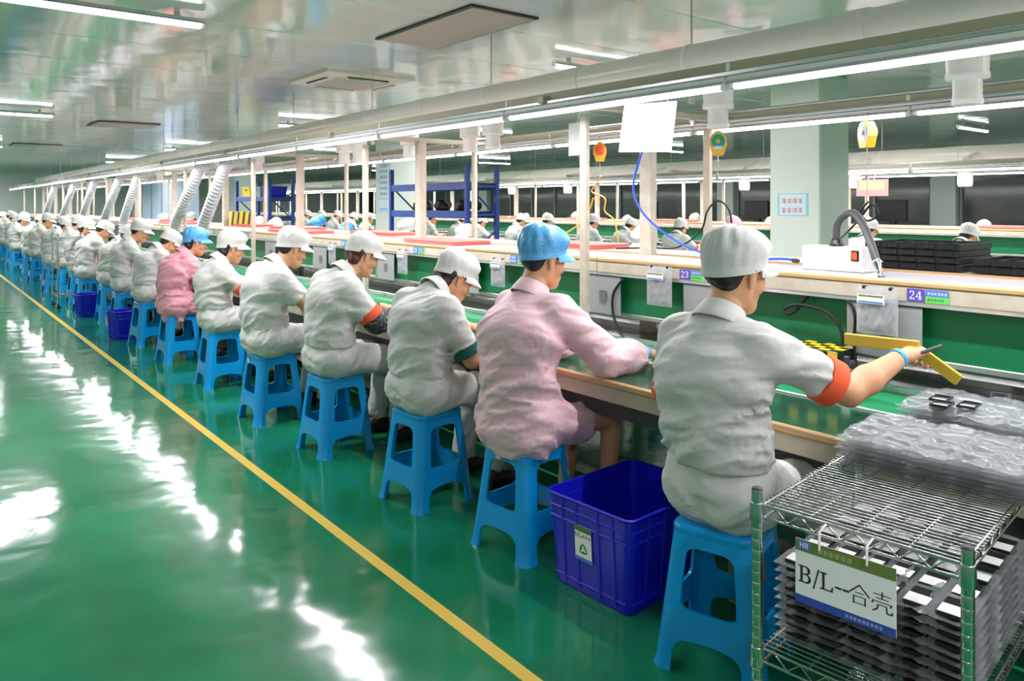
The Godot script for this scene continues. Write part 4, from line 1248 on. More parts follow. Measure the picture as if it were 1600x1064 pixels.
func build_overhead_items() -> void:
	# drop pipes below the duct
	var zs := [-1.31, -2.57, -4.63, -4.93, -5.86, -6.84, -7.15, -9.6, -12.0, -14.4]
	for k in zs.size():
		var t := thing("drop_pipe", "white plastic branch pipe hanging below the duct, %s from the viewer" % ORD[k + 1], "pipe", v3(3.5, 0, zs[k]), 0.0, "branch pipes below the near duct")
		part(t, "collar", MB.new().lathe([Vector2(0.055, 2.23), Vector2(0.078, 2.16), Vector2(0.083, 2.14), Vector2(0.083, 2.135), Vector2(0.080, 2.06), Vector2(0.084, 2.05), Vector2(0.084, 2.03), Vector2(0.06, 2.027)].duplicate(), 24), M.pvc_white)
		part(t, "pipe", MB.new().lathe([Vector2(0.05, 1.92), Vector2(0.058, 1.92), Vector2(0.06, 1.945), Vector2(0.056, 1.947), Vector2(0.056, 2.03)], 24), M.pvc_white)
	# paper board hung from the lamp rail
	var b := thing("paper_board", "blank white paper board hanging below the front lamp rail", "board", v3(2.74, 1.865, -2.415))
	part(b, "sheet", MB.new().box(v3(0, 0, 0), v3(0.004, 0.235, 0.325), 0.001, Basis(v3(1, 0, 0), 0.05) * Basis(v3(0, 0, 1), -0.12)), M.paper)
	part(b, "edge_strip", MB.new().box(v3(-0.015, -0.112, 0.0), v3(0.006, 0.012, 0.322), 0.001, Basis(v3(1, 0, 0), 0.05)), mat_once("edge_grey", rgb(205, 206, 208), 0.4))
	for s in [-1, 1]: part(b, "hanger", MB.new().tube([v3(0.01, 0.11, s * 0.12), v3(-0.02, 0.215, s * 0.12)], 0.002, 5), M.pvc_white)
	var c := thing("paper_card", "small white card hanging behind the thin post", "card", v3(3.2, 1.90, -3.38))
	part(c, "sheet", MB.new().box(v3(0, 0, 0), v3(0.003, 0.2, 0.15), 0.001), M.paper)
	part(c, "hanger", MB.new().tube([v3(0, 0.1, 0), v3(0.02, 0.16, 0)], 0.002, 5), M.pvc_white)
	balancer(v3(3.9, 1.875, -2.863), 0.63, 0.35, M.teal_label, "yellow tool balancer with a round teal label")
	balancer(v3(4.3, 1.90, -2.135), -0.55, 0.39, M.label_blue, "yellow tool balancer turned sideways with a blue label")
	balancer(v3(4.22, 1.91, -4.2), -2.35, 0.19, M.label_blue, "yellow tool balancer behind the thin post")
	# thin rail that carries the balancers
	var r := thing("balancer_rail", "thin steel pipe rail between the lamp rails", "rail", v3(3.9, 2.005, -13.5))
	part(r, "pipe", MB.new().tube([v3(0, 0, -15.5), v3(0, 0, 14.5)], 0.012, 8), M.alu)
	for k in 11: part(r, "clamp", MB.new().box(v3(0, 0.012, 13.5 - 3.05 - k * STEP), v3(0.03, 0.046, 0.03), 0.003), M.alu)
	# corrugated hoses bent down to the bench
	var hs := [[-9.15, -9.85, 0.075], [-10.2, -11.1, 0.075], [-13.5, -14.3, 0.07], [-14.9, -15.9, 0.07], [-17.2, -18.2, 0.07], [-19.6, -20.8, 0.07], [-22.5, -23.6, 0.07]]
	for k in hs.size():
		var h: Array = hs[k]
		var pts := spline([v3(3.1, 2.03, h[0] + 0.25), v3(2.95, 1.98, h[0] + 0.1), v3(2.92, 1.8, h[0] - 0.1), v3(2.90, 1.5, lerpf(h[0], h[1], 0.55)), v3(2.89, 1.22, h[1] + 0.02), v3(2.88, 1.02, h[1]), v3(2.88, 0.9, h[1])], 16)
		# even rings along the bend, six to a rib
		var cv := Curve3D.new()
		for p in pts: cv.add_point(p)
		var L := cv.get_baked_length()
		var cnt := int(L / 0.0115)
		var rr := []
		pts = []
		for i in cnt:
			pts.append(cv.sample_baked(L * i / (cnt - 1)))
			rr.append(h[2] * (0.93 + 0.09 * sin(i * TAU / 5.0)))
		single("corrugated_hose", MB.new().tube(pts, rr, 16), M.hose_grey, "grey corrugated hose bent from the duct to the bench, %s from the viewer" % ORD[k + 1], "hose", Vector3.ZERO, 0.0, "grey corrugated hoses")
	cable("air_tube", "curly orange-red air tube hanging at the far end of the near line", [v3(3.0, 1.95, -24.0), v3(3.0, 1.75, -24.15), v3(3.02, 1.6, -24.3), v3(3.0, 1.45, -24.2), v3(3.02, 1.3, -24.3), v3(3.1, 1.205, -24.4)], 0.02, M.orange, "tube")

# ------------------------------------------------------------------ racks and other things behind the near line
func rack(at: Vector3, length: float, depth: float, h: float, beams: Array, label: String) -> Node3D:
	var t := thing("steel_rack", label, "rack", at)
	for sx in [0.0, 1.0]:
		for sz in [0.0, 1.0]:
			part(t, "upright", MB.new().box(v3(sx * depth, h / 2, sz * length), v3(0.06, h, 0.06), 0.004), M.rack_blue)
	for y in beams:
		for sx in [0.0, 1.0]: part(t, "beam", MB.new().box(v3(sx * depth, y, length / 2), v3(0.045, 0.1, length - 0.06), 0.004), M.rack_blue)
		for sz in [0.0, 1.0]: part(t, "side_bar", MB.new().box(v3(depth / 2, y, sz * length), v3(depth - 0.06, 0.04, 0.03), 0.003), M.rack_blue)
		part(t, "deck", MB.new().box(v3(depth / 2, y + 0.04, length / 2), v3(depth - 0.05, 0.015, length - 0.06)), M.dark_steel)
	for sz in [0.0, 1.0]:
		part(t, "brace", MB.new().tube([v3(0.03, beams[0], sz * length), v3(depth - 0.03, beams[1], sz * length)], 0.014, 6), M.rack_blue)
		part(t, "brace", MB.new().tube([v3(0.03, beams[-1], sz * length), v3(depth - 0.03, beams[-1] + 0.3, sz * length)], 0.014, 6), M.rack_blue)
	return t

func bundle(at: Vector3, s: float, m: Material, seed_: int, called: String, label: String, cat: String, group: String) -> void:
	var f := Field.new()
	var g := RandomNumberGenerator.new()
	g.seed = seed_
	for k in 5:
		var p := v3(g.randf_range(-0.6, 0.6), 0.35 + g.randf_range(-0.1, 0.15), g.randf_range(-0.8, 0.8)) * s
		f.bone(p, p + v3(g.randf_range(-0.3, 0.3), 0.1, g.randf_range(-0.3, 0.3)) * s, 0.4 * s, 0.35 * s, 0.05)
	f.low = 0.0
	f.fold = 0.02; f.noise = fold_noise(seed_, 12.0)
	single(called, f.mesh_into(MB.new(), 0.018), m, label, cat, at, 0.0, group)

func crate(at: Vector3, m: Material, label: String) -> void:
	var t := thing("plastic_crate", label, "crate", at, 0.0, "crates on the far rack")
	part(t, "box", MB.new().loft([rounded_square(0.17, 0.02, 0.0, 3, 0.24), rounded_square(0.19, 0.02, 0.2, 3, 0.27), rounded_square(0.2, 0.02, 0.2, 3, 0.28), rounded_square(0.2, 0.02, 0.215, 3, 0.28), rounded_square(0.18, 0.02, 0.215, 3, 0.26), rounded_square(0.165, 0.02, 0.02, 3, 0.235)], true, true, true), m)
	part(t, "handle", MB.new().box(v3(-0.19, 0.15, 0), v3(0.02, 0.025, 0.12), 0.004), M.black_plastic)

func poster(at: Vector3, w: float, h: float, frame: Material, rows: int, ink: Material, label: String) -> void:
	var t := thing("notice", label, "notice", at)
	part(t, "sheet", MB.new().box(v3(0, 0, 0), v3(0.004, h, w)), frame)
	part(t, "field", MB.new().box(v3(-0.0025, 0, 0), v3(0.001, h * 0.93, w * 0.86)), mat_once("notice_pale", rgb(206, 228, 236), 0.5))
	for r in rows:
		var g := MB.new()
		var sz := minf(w * 0.15, h / rows * 0.5)
		stack_glyphs(g, v3(-0.004, h * 0.42 - (r + 1) * h * 0.84 / rows + sz * 0.2, -w * 0.34), v3(0, 0, 1), v3(0, 1, 0), 4, sz, r * 3 + 1)
		part(t, "lettering", g, ink)

func build_background() -> void:
	rack(v3(5.9, 0, -10.42), 2.04, 0.5, 2.04, [1.75, 1.36, 0.82], "tall blue steel rack standing behind the near line")
	rack(v3(5.9, 0, -17.5), 2.0, 0.5, 2.04, [1.62, 1.2, 0.7], "farther blue steel rack loaded with crates")
	for k in 3: bundle(v3(6.15, 1.41, -9.95 + k * 0.65), 0.17, M.black_rubber if k else M.dark_steel, 40 + k, "cable_bundle", "dark bundle of cable on the tall blue rack, %s from its far end" % ORD[k + 1], "bundle", "bundles on the tall rack")
	crate(v3(6.15, 1.669, -15.9), M.bin_blue, "dark blue crate on the farther blue rack")
	crate(v3(6.15, 1.669, -17.1), M.hazard_yellow, "yellow crate on the farther blue rack")
	crate(v3(6.15, 1.669, -16.5), M.grey_sheet, "grey crate on the farther blue rack")
	poster(v3(6.998, 1.5, -4.236), 0.34, 0.225, mat_once("notice_blue", rgb(150, 206, 224), 0.5), 2, mat_once("ink_red", rgb(226, 96, 96), 0.6), "light blue notice with red characters on the nearest column")
	poster(v3(6.998, 1.97, -12.64), 0.42, 0.75, M.notice_blue, 6, M.ink_black, "tall notice with a blue border on the second column")
	poster(v3(6.998, 1.43, -12.64), 0.42, 0.16, M.notice_blue, 1, M.label_blue, "small pale notice below the tall one on the second column")
	var hang := thing("hanging_notice", "red and pale notice hanging from the second line's lamps", "notice", v3(9.9, 1.72, -4.85))
	part(hang, "sheet", MB.new().box(v3(0, 0, 0), v3(0.006, 0.22, 0.42)), mat_once("notice_pink", rgb(232, 176, 176), 0.5))
	part(hang, "field", MB.new().box(v3(-0.004, 0.03, 0), v3(0.001, 0.12, 0.34)), mat_once("notice_cream", rgb(238, 214, 170), 0.5))
	part(hang, "hanger", MB.new().tube([v3(0.05, 0.1, 0), v3(0.1, 0.21, 0)], 0.004, 5), M.pvc_white)
	# bright partition with pale blue panes beyond the line's middle
	var pw := struct("wall_partition", MB.new().box(v3(6.2, 0.5, -25.2), v3(0.08, 1.0, 7.6)).box(v3(6.2, 2.55, -25.2), v3(0.08, 0.5, 7.6)), M.white_sheet, "white partition with pale blue panes beyond the racks")
	for k in 6:
		struct("pane", MB.new().box(v3(6.2, 1.65, -28.35 + k * 1.26), v3(0.02, 1.3, 1.2)), mat_once("pale_pane", rgb(176, 200, 226), 0.25), "", pw)
		struct("mullion", MB.new().box(v3(6.19, 1.65, -28.98 + k * 1.26), v3(0.07, 1.3, 0.05), 0.004), M.mullion, "", pw)
	# red foam and boxes on the second line's shelf
	var i := 0
	for z in [-1.6, -3.4, -6.2, -8.7, -10.9, -13.4]:
		var t := thing("foam_sheet", "red foam sheet on the second line's shelf, %s from the viewer" % ORD[i + 1], "foam", v3(10.58, 1.2045, z), 0.0, "red foam on the second line")
		part(t, "sheet", MB.new().box(v3(0, 0.018, 0), v3(0.3, 0.034, 0.85), 0.008), M.foam_red)
		part(t, "label", MB.new().box(v3(-0.1505, 0.018, 0.2), v3(0.001, 0.02, 0.1)), M.paper)
		i += 1
	i = 0
	for z in [-2.2, -3.9, -5.3, -7.1, -9.0, -11.2, -13.0]:
		var t := thing("branch_pipe", "white branch pipe over the second line, %s from the viewer" % ORD[i + 1], "pipe", v3(10.35, 1.86, z), 0.0, "branch pipes over the second line")
		part(t, "pipe", MB.new().lathe([Vector2(0.0, -0.14), Vector2(0.075, -0.14), Vector2(0.085, -0.1), Vector2(0.085, 0.06), Vector2(0.06, 0.09), Vector2(0.06, 0.13)], 16), M.pvc_white)
		part(t, "elbow", MB.new().tube([v3(0, 0.12, 0), v3(0.06, 0.2, 0), v3(0.35, 0.26, 0)], 0.055, 12), M.pvc_white)
		i += 1
	# machines under the far windows
	i = 0
	for z in [-0.6, -4.2, -7.4, -10.5, -13.8]:
		var t := thing("machine_cabinet", "dark machine cabinet under the far windows, %s from the viewer" % ORD[i + 1], "cabinet", v3(15.6, 0, z), 0.0, "machines under the far windows")
		part(t, "body", MB.new().box(v3(0, 0.55, 0), v3(0.8, 1.1, 1.5), 0.01), M.grey_sheet)
		part(t, "monitor", MB.new().box(v3(-0.1, 1.38, 0.2), v3(0.08, 0.42, 0.62), 0.01).box(v3(-0.05, 1.14, 0.2), v3(0.1, 0.1, 0.12)), M.black_plastic)
		part(t, "door", MB.new().box(v3(-0.405, 0.55, 0), v3(0.012, 0.9, 1.3), 0.004), M.dark_steel)
		i += 1

# ------------------------------------------------------------------ people: bodies and clothes as smooth fields
# local axes of a person: facing +X, right hand towards +Z, origin on the floor below the seat
func fold_noise(seed_: int, freq: float) -> FastNoiseLite:
	var f := FastNoiseLite.new()
	f.noise_type = FastNoiseLite.TYPE_SIMPLEX
	f.seed = seed_; f.frequency = freq; f.fractal_octaves = 2; f.fractal_gain = 0.3
	f.domain_warp_enabled = true; f.domain_warp_amplitude = 0.08; f.domain_warp_frequency = 2.5
	return f

func head_field() -> Field:
	var f := Field.new()
	var Z := v3(0, 0, 1)
	f.bone(v3(-0.022, 0.035, 0), v3(0.016, 0.038, 0), 0.088, 0.084, 0.02, Z, 1.14)
	f.bone(v3(0.034, 0.0, 0), v3(0.044, -0.06, 0), 0.06, 0.045, 0.04, Z, 1.06)
	f.bone(v3(-0.002, -0.05, -0.042), v3(0.056, -0.09, -0.014), 0.024, 0.022, 0.035)
	f.bone(v3(-0.002, -0.05, 0.042), v3(0.056, -0.09, 0.014), 0.024, 0.022, 0.035)
	f.bone(v3(0.072, -0.097, -0.006), v3(0.072, -0.097, 0.006), 0.018, 0.018, 0.02)
	f.bone(v3(0.08, 0.022, -0.032), v3(0.08, 0.022, 0.032), 0.014, 0.014, 0.02)
	for s in [-1.0, 1.0]:
		f.bone(v3(0.058, -0.026, s * 0.045), v3(0.05, -0.03, s * 0.05), 0.022, 0.02, 0.03)
		f.bone(v3(0.1, 0.004, s * 0.033), v3(0.1, 0.003, s * 0.035), 0.015, 0.015, 0.012, Vector3.ZERO, 1.0, -1)
		f.bone(v3(0.073, 0.004, s * 0.032), v3(0.073, 0.003, s * 0.033), 0.0145, 0.0145, 0.004)
	f.bone(v3(0.092, 0.014, 0), v3(0.112, -0.028, 0), 0.008, 0.012, 0.012)
	f.bone(v3(0.101, -0.034, -0.012), v3(0.101, -0.034, 0.012), 0.0085, 0.0085, 0.008)
	f.bone(v3(0.092, -0.06, -0.017), v3(0.092, -0.06, 0.017), 0.0085, 0.0085, 0.008)
	f.bone(v3(0.089, -0.073, -0.014), v3(0.089, -0.073, 0.014), 0.009, 0.009, 0.008)
	f.bone(v3(0.104, -0.0665, -0.02), v3(0.104, -0.0665, 0.02), 0.0032, 0.0032, 0.004, Vector3.ZERO, 1.0, -1)
	for s in [-1.0, 1.0]:
		f.bone(v3(-0.008, 0.02, s * 0.082), v3(-0.004, -0.028, s * 0.0755), 0.021, 0.012, 0.006, Z, 2.1)
		f.bone(v3(0.0, 0.01, s * 0.089), v3(0.003, -0.01, s * 0.086), 0.0075, 0.006, 0.005, Vector3.ZERO, 1.0, -1)
	f.bone(v3(-0.02, -0.04, 0), v3(-0.045, -0.13, 0), 0.052, 0.055, 0.03)
	return f

func hand_field(curl: float, spread: float) -> Field:
	var f := Field.new()
	var Y := v3(0, 1, 0)
	f.bone(v3(-0.035, 0, 0), v3(0.012, 0, 0), 0.0275, 0.027, 0.02, Y, 1.25)
	f.bone(v3(0.025, -0.003, -0.012), v3(0.066, -0.003, -0.014), 0.019, 0.017, 0.015, Y, 1.25)
	f.bone(v3(0.022, -0.004, 0.012), v3(0.062, -0.004, 0.018), 0.018, 0.015, 0.015, Y, 1.25)
	var zz := [-0.031, -0.011, 0.010, 0.029]
	var kx := [0.083, 0.087, 0.083, 0.075]
	var ln := [[0.042, 0.026, 0.02], [0.046, 0.03, 0.021], [0.042, 0.027, 0.02], [0.034, 0.021, 0.018]]
	for i in 4:
		var z: float = zz[i]
		f.bone(v3(0.02, 0.003, z * 0.5), v3(kx[i], 0.004, z), 0.013, 0.0115, 0.010)
		var p := v3(kx[i], 0.004, z)
		var a := 0.35 * curl + 0.08 * i * curl
		var r := 0.0098 - 0.0006 * absf(i - 1.0)
		for s in 3:
			var q := p + v3(cos(a), -sin(a), spread * (i - 1.5) * 0.09) * float(ln[i][s])
			f.bone(p, q, r, r - 0.0009, 0.004)
			p = q
			r -= 0.0009
			a += [0.75, 0.5, 0.0][s] * curl
	f.bone(v3(0.016, -0.006, -0.02), v3(0.046, -0.018, -0.047), 0.0165, 0.013, 0.012)
	f.bone(v3(0.046, -0.018, -0.047), v3(0.076, -0.03 - 0.01 * curl, -0.048), 0.012, 0.0105, 0.005)
	f.bone(v3(0.076, -0.03 - 0.01 * curl, -0.048), v3(0.1, -0.04 - 0.016 * curl, -0.038), 0.0103, 0.0082, 0.004)
	return f

func ik(a: Vector3, b: Vector3, l1: float, l2: float, pole: Vector3) -> Vector3:
	var d := b - a
	var L := minf(d.length(), (l1 + l2) * 0.999)
	var u := d.normalized()
	var x := (L * L + l1 * l1 - l2 * l2) / (2 * L)
	var h := sqrt(maxf(0.0, l1 * l1 - x * x))
	var w := (pole - u * pole.dot(u)).normalized()
	return a + u * x + w * h

const TORSO := 0.575
# works out one person's shapes; runs in a worker thread, so it only fills builders
func shape_person(i: int) -> void:
	var P: Dictionary = POSES[i]
	var Z := v3(0, 0, 1)
	var head: Vector3 = P.head
	var neck: Vector3 = P.neck
	var pel: Vector3 = P.get("pelvis", v3(-0.02, 0.575, 0))
	var b: float = P.get("bulk", 1.0)
	var cell: float = P.get("cell", 0.0095)
	var chest: Vector3 = P.get("chest", pel.lerp(neck, 0.66) + v3(-0.045, 0, 0))
	var waist: Vector3 = P.get("waist", pel.lerp(neck, 0.33) + v3(-0.04, 0, 0))
	var fwd: float = P.get("fwd", 0.01)
	var sh := {1.0: neck + v3(fwd, -0.075, 0.168 * b), -1.0: neck + v3(fwd, -0.075, -0.168 * b)}
	var wr := {1.0: P.rh, -1.0: P.lh}
	var el := {}
	var l1: float = 0.285 * P.get("arm", 1.0)
	var l2: float = 0.25 * P.get("arm", 1.0)
	for s in [1.0, -1.0]:
		var reach: Vector3 = wr[s] - sh[s]
		if reach.length() > (l1 + l2) * 0.985: wr[s] = sh[s] + reach.normalized() * (l1 + l2) * 0.985
		var pole: Vector3 = P.get("pole", v3(-0.3, -1.0, 0.55))
		el[s] = ik(sh[s], wr[s], l1, l2, v3(pole.x, pole.y, pole.z * s))
	var hb := Basis(Vector3.UP, -float(P.get("yaw", 0.0))) * Basis(v3(0, 0, 1), -float(P.get("pitch", 0.2)))
	var ht := Transform3D(hb.scaled_local(Vector3.ONE * float(P.get("hs", 1.0))), head)
	P.head_at = ht
	P.wrist_at = {}
	var smock: bool = P.get("smock", false)
	var knee := {}
	var ank := {}
	for s in [1.0, -1.0]:
		knee[s] = pel + v3(0.43, -0.055, s * 0.13)
		ank[s] = v3(knee[s].x - 0.05, 0.09, s * 0.14)
	# ---- skin: one continuous body with head and hands
	var f := Field.new()
	f.bone(pel + v3(0.01, 0, 0), waist + v3(0.02, 0, 0), 0.095 * b, 0.09 * b, 0.04, Z, 0.8)
	f.bone(waist + v3(0.02, 0, 0), chest + v3(0.015, 0, 0), 0.09 * b, 0.095 * b, 0.04, Z, 0.8)
	f.bone(chest + v3(0.015, 0, 0), neck + v3(0, -0.05, 0), 0.09 * b, 0.055, 0.04, Z, 0.8)
	f.bone(neck + v3(0.0, -0.04, 0), ht * v3(-0.025, -0.05, 0), 0.06, 0.053, 0.03)
	f.bone(sh[1.0], sh[-1.0], 0.045, 0.045, 0.03)
	for s in [1.0, -1.0]:
		f.bone(sh[s], el[s], 0.047 * b, 0.042 * b, 0.02)
		var mid: Vector3 = el[s].lerp(wr[s], 0.35)
		f.bone(el[s], mid, 0.041 * b, 0.043 * b, 0.015)
		f.bone(mid, wr[s], 0.043 * b, 0.028, 0.02)
		f.bone(pel + v3(0.02, -0.03, s * 0.09), knee[s], 0.075, 0.055, 0.03)
		f.bone(knee[s], ank[s], 0.05, 0.036, 0.02)
		f.bone(ank[s] + v3(-0.02, -0.04, 0), ank[s] + v3(0.14, -0.06, 0), 0.034, 0.028, 0.03)
	var mb := MB.new()
	f.mesh_into(mb, maxf(cell, 0.010))
	mb.add(shared_head, ht)
	for s in [1.0, -1.0]:
		var x: Vector3 = (wr[s] - el[s]).normalized()
		var aim: Vector3 = P.get("aim_r" if s > 0 else "aim_l", v3(1, -0.35, -0.35 * s))
		x = (x * 0.5 + aim.normalized() * 0.6).normalized()
		var up: Vector3 = P.get("up_r" if s > 0 else "up_l", v3(0, 1, 0))
		var y := (up - x * up.dot(x)).normalized()
		var z := x.cross(y)
		var t := Transform3D(Basis(x, y, z * s), wr[s])
		mb.add(shared_hands[P.get("grip", 0)], t, s < 0)
		P.wrist_at[s] = Transform3D(Basis(x, y, z), wr[s])
	P.body = mb
	# ---- upper garment
	var g := Field.new()
	g.noise = fold_noise(i * 13 + 5, P.get("ff", 5.0))
	g.fold = P.get("fold", 0.014)
	g.stretch = v3(0.55, 1.7, 0.5)
	g.turn = Basis(v3(1, 0, 0), P.get("slant", 0.45)) * Basis(v3(0, 0, 1), 0.3)
	var loose: float = P.get("loose", 1.0)
	var q := b * loose
	g.bone(pel + v3(-0.005, 0.02, 0), waist, 0.135 * q, 0.128 * q, 0.03, Z, 0.76)
	g.bone(waist, chest, 0.128 * q, 0.132 * q, 0.05, Z, 0.74)
	g.bone(chest, neck + v3(-0.012, -0.075, 0), 0.130 * q, 0.088 * b, 0.06, Z, 0.66)
	g.bone(sh[-1.0] + v3(0, -0.012, 0.02), sh[1.0] + v3(0, -0.012, -0.02), 0.066 * b, 0.066 * b, 0.06)
	g.bone(neck + v3(-0.008, -0.07, 0), neck + v3(0.008, -0.005, 0), 0.085, 0.064, 0.05)
	for s in [1.0, -1.0]: g.bone(neck + v3(-0.004, -0.03, s * 0.03), sh[s].lerp(neck, 0.25), 0.05, 0.045, 0.05)
	var cuffs := {}
	for s in [1.0, -1.0]:
		if P.get("long", false):
			g.bone(sh[s], el[s], 0.072 * b, 0.08 * b, 0.05)
			g.bone(el[s], el[s].lerp(wr[s], 0.55), 0.08 * b, 0.075 * b, 0.03)
			g.bone(el[s].lerp(wr[s], 0.5), el[s].lerp(wr[s], 0.88), 0.073 * b, 0.044, 0.03, Vector3.ZERO, 1.0, 1)
		else:
			var e: Vector3 = sh[s].lerp(el[s], P.get("sleeve", 0.78))
			g.bone(sh[s], e, 0.068 * b, 0.067 * b, 0.05, Vector3.ZERO, 1.0, 1)
			cuffs[s] = [sh[s].lerp(el[s], P.get("sleeve", 0.78) - 0.17), e + (e - sh[s]).normalized() * 0.004, 0.0705 * b]
	if smock:
		g.bone(pel + v3(-0.04, -0.035, -0.07), pel + v3(-0.04, -0.035, 0.07), 0.135, 0.135, 0.06)
		for s in [1.0, -1.0]: g.bone(pel + v3(0.0, -0.03, s * 0.09), pel + v3(0.27, -0.06, s * 0.115), 0.115, 0.085, 0.06, Vector3.ZERO, 1.0, 1)
		g.bone(pel + v3(-0.075, -0.06, -0.05), pel + v3(-0.085, -0.165, 0.05), 0.085, 0.06, 0.05)
		g.bone(pel + v3(-0.02, -0.06, 0.12), pel + v3(0.0, -0.165, 0.15), 0.07, 0.035, 0.05)
		g.low = P.get("hem", 0.42)
	else:
		g.low = P.get("hem", 0.64)
	P.shirt = g.mesh_into(MB.new(), cell)
	P.cuffs = cuffs
	P.elbow = el
	P.neck_at = neck
	# ---- trousers
	var t := Field.new()
	t.noise = fold_noise(i * 17 + 3, 6.5)
	t.fold = 0.011
	t.stretch = v3(1.5, 0.8, 0.5)
	t.turn = Basis(v3(0, 0, 1), 0.6)
	t.bone(pel + v3(0.0, -0.005, -0.055), pel + v3(0.0, -0.005, 0.055), 0.122 * b, 0.122 * b, 0.05)
	for s in [1.0, -1.0]:
		t.bone(pel + v3(-0.03, -0.01, s * 0.075), pel + v3(0.03, -0.015, s * 0.085), 0.118 * b, 0.105 * b, 0.03)
		t.bone(pel + v3(0.02, -0.012, s * 0.09), knee[s], 0.1 * b, 0.074, 0.03)
		t.bone(knee[s], ank[s] + v3(0, 0.01, 0), 0.074, 0.062, 0.02, Vector3.ZERO, 1.0, 1)
	t.bone(pel, waist + v3(0, 0.03, 0), 0.126 * b, 0.116 * b, 0.04, Z, 0.76)
	P.trousers = t.mesh_into(MB.new(), maxf(cell, 0.0105))
	P.ank = ank

var shared_head: MB
var shared_hands := []
var POSES := []
var cap_meshes := []
var hair_meshes := []
var part_meshes := {}

func make_cap(seed_: int, puff: float, back: float) -> Array:
	# soft work cap in head axes: band, gathered crown, stitched peak
	var f := FastNoiseLite.new()
	f.seed = seed_; f.frequency = 1.0; f.fractal_octaves = 2
	var S := 64
	var edge := func(an: float) -> float: return 0.028 + 0.020 * cos(an) - 0.014 * (1.0 - cos(an)) * back    # lower edge, lower at the back
	var rad := func(an: float) -> Vector2: return Vector2(cos(an) * 0.1125 - 0.008, sin(an) * 0.091)
	var rings := []
	for r in 17:
		var u := r / 16.0
		var ring := PackedVector3Array()
		for j in S:
			var an := -TAU * j / S
			var e: float = edge.call(an)
			var p: Vector2 = rad.call(an)
			var out := 1.0
			var y: float
			if u < 0.18:
				y = e + u / 0.18 * 0.028
				out = 1.0 + 0.01 * sin(u / 0.18 * PI)
			else:
				var w := (u - 0.18) / 0.82
				var th := w * PI / 2
				var topy := 0.143 + 0.016 * puff
				var base: float = e + 0.028
				y = base + (topy - base) * pow(sin(th), 0.95)
				out = (1.0 + puff * 0.17 * sin(minf(w * 2.4, 1.0) * PI * 0.5)) * pow(maxf(cos(th), 0.0), 0.66)
				var am := 0.075 * puff * sin(minf(w * 3.0, 1.0) * PI * 0.5) * cos(th)
				out += am * f.get_noise_3d(cos(an) * 3.2, sin(an) * 3.2, w * 1.8) * 1.3
				out += 0.016 * puff * maxf(0.0, 1.0 - w * 2.4) * sin(an * 17.0 + 2.0 * f.get_noise_2d(an * 2.0, 3.0))
				y += 0.012 * f.get_noise_3d(cos(an) * 2.0 + 7.0, sin(an) * 2.0, w) * w
			var lean := -0.016 * puff * smoothstep(0.2, 0.9, u)
			ring.append(v3(p.x * out + lean, y, p.y * out))
		rings.append(ring)
	var crown := MB.new().loft(rings, true, true, true)
	# peak: top and underside of a crescent
	var top := []
	var low := []
	for r in 5:
		var u := r / 4.0
		var ra := PackedVector3Array()
		var rb := PackedVector3Array()
		for j in 15:
			var an := (j / 14.0 - 0.5) * 2.7
			var p: Vector2 = rad.call(an)
			var reach := 0.060 * pow(maxf(cos(an * 1.14), 0.0), 0.6)
			var e: float = edge.call(an)
			var dir := Vector2(1.0, 0.0).lerp(p.normalized(), 0.45)
			var q := p + dir * reach * u
			var y := e + 0.008 - 0.014 * u * u - 0.012 * u
			ra.append(v3(q.x, y + 0.002, q.y))
			rb.append(v3(q.x, y - 0.002, q.y))
		rb.reverse()
		top.append(ra)
		low.append(rb)
	top.reverse()
	low.reverse()
	var peak := MB.new().loft(top, false).loft(low, false)
	return [crown, peak]

func make_hair(long: bool) -> MB:
	var f := Field.new()
	var Z := v3(0, 0, 1)
	f.bone(v3(-0.024, 0.033, 0), v3(0.01, 0.036, 0), 0.0915, 0.087, 0.02, Z, 1.15)
	if long:
		f.bone(v3(-0.06, 0.0, -0.03), v3(-0.06, -0.045, 0.03), 0.045, 0.04, 0.03)
		f.bone(v3(-0.045, 0.01, -0.062), v3(-0.045, 0.01, 0.062), 0.026, 0.026, 0.02)
		f.bone(v3(0.026, 0.03, -0.07), v3(0.028, 0.0, -0.0705), 0.009, 0.003, 0.008)
		f.bone(v3(0.026, 0.03, 0.07), v3(0.028, 0.0, 0.0705), 0.009, 0.003, 0.008)
	else:
		f.bone(v3(-0.062, 0.0, -0.028), v3(-0.062, -0.03, 0.028), 0.03, 0.026, 0.03)
		f.bone(v3(0.024, 0.03, -0.0705), v3(0.025, 0.006, -0.071), 0.008, 0.003, 0.008)
		f.bone(v3(0.024, 0.03, 0.0705), v3(0.025, 0.006, 0.071), 0.008, 0.003, 0.008)
	f.bone(v3(0.12, 0.03, 0), v3(0.12, -0.08, 0), 0.085, 0.1, 0.01, Vector3.ZERO, 1.0, -1)
	f.bone(v3(0.03, -0.06, -0.1), v3(0.03, -0.06, 0.1), 0.058, 0.058, 0.02, Vector3.ZERO, 1.0, -1)
	f.bone(v3(-0.012, -0.012, -0.085), v3(-0.012, -0.012, -0.075), 0.026, 0.026, 0.006, Vector3.ZERO, 1.0, -1)
	f.bone(v3(-0.012, -0.012, 0.085), v3(-0.012, -0.012, 0.075), 0.026, 0.026, 0.006, Vector3.ZERO, 1.0, -1)
	f.top = 0.052
	f.fold = 0.003
	f.noise = fold_noise(4, 30.0)
	return f.mesh_into(MB.new(), 0.005)

func ellipse_ring(rx: float, rz: float, y: float, cx := 0.0, S := 28) -> PackedVector3Array:
	var o := PackedVector3Array()
	for j in S:
		var an := -TAU * j / S
		o.append(v3(cx + rx * cos(an), y, rz * sin(an)))
	return o

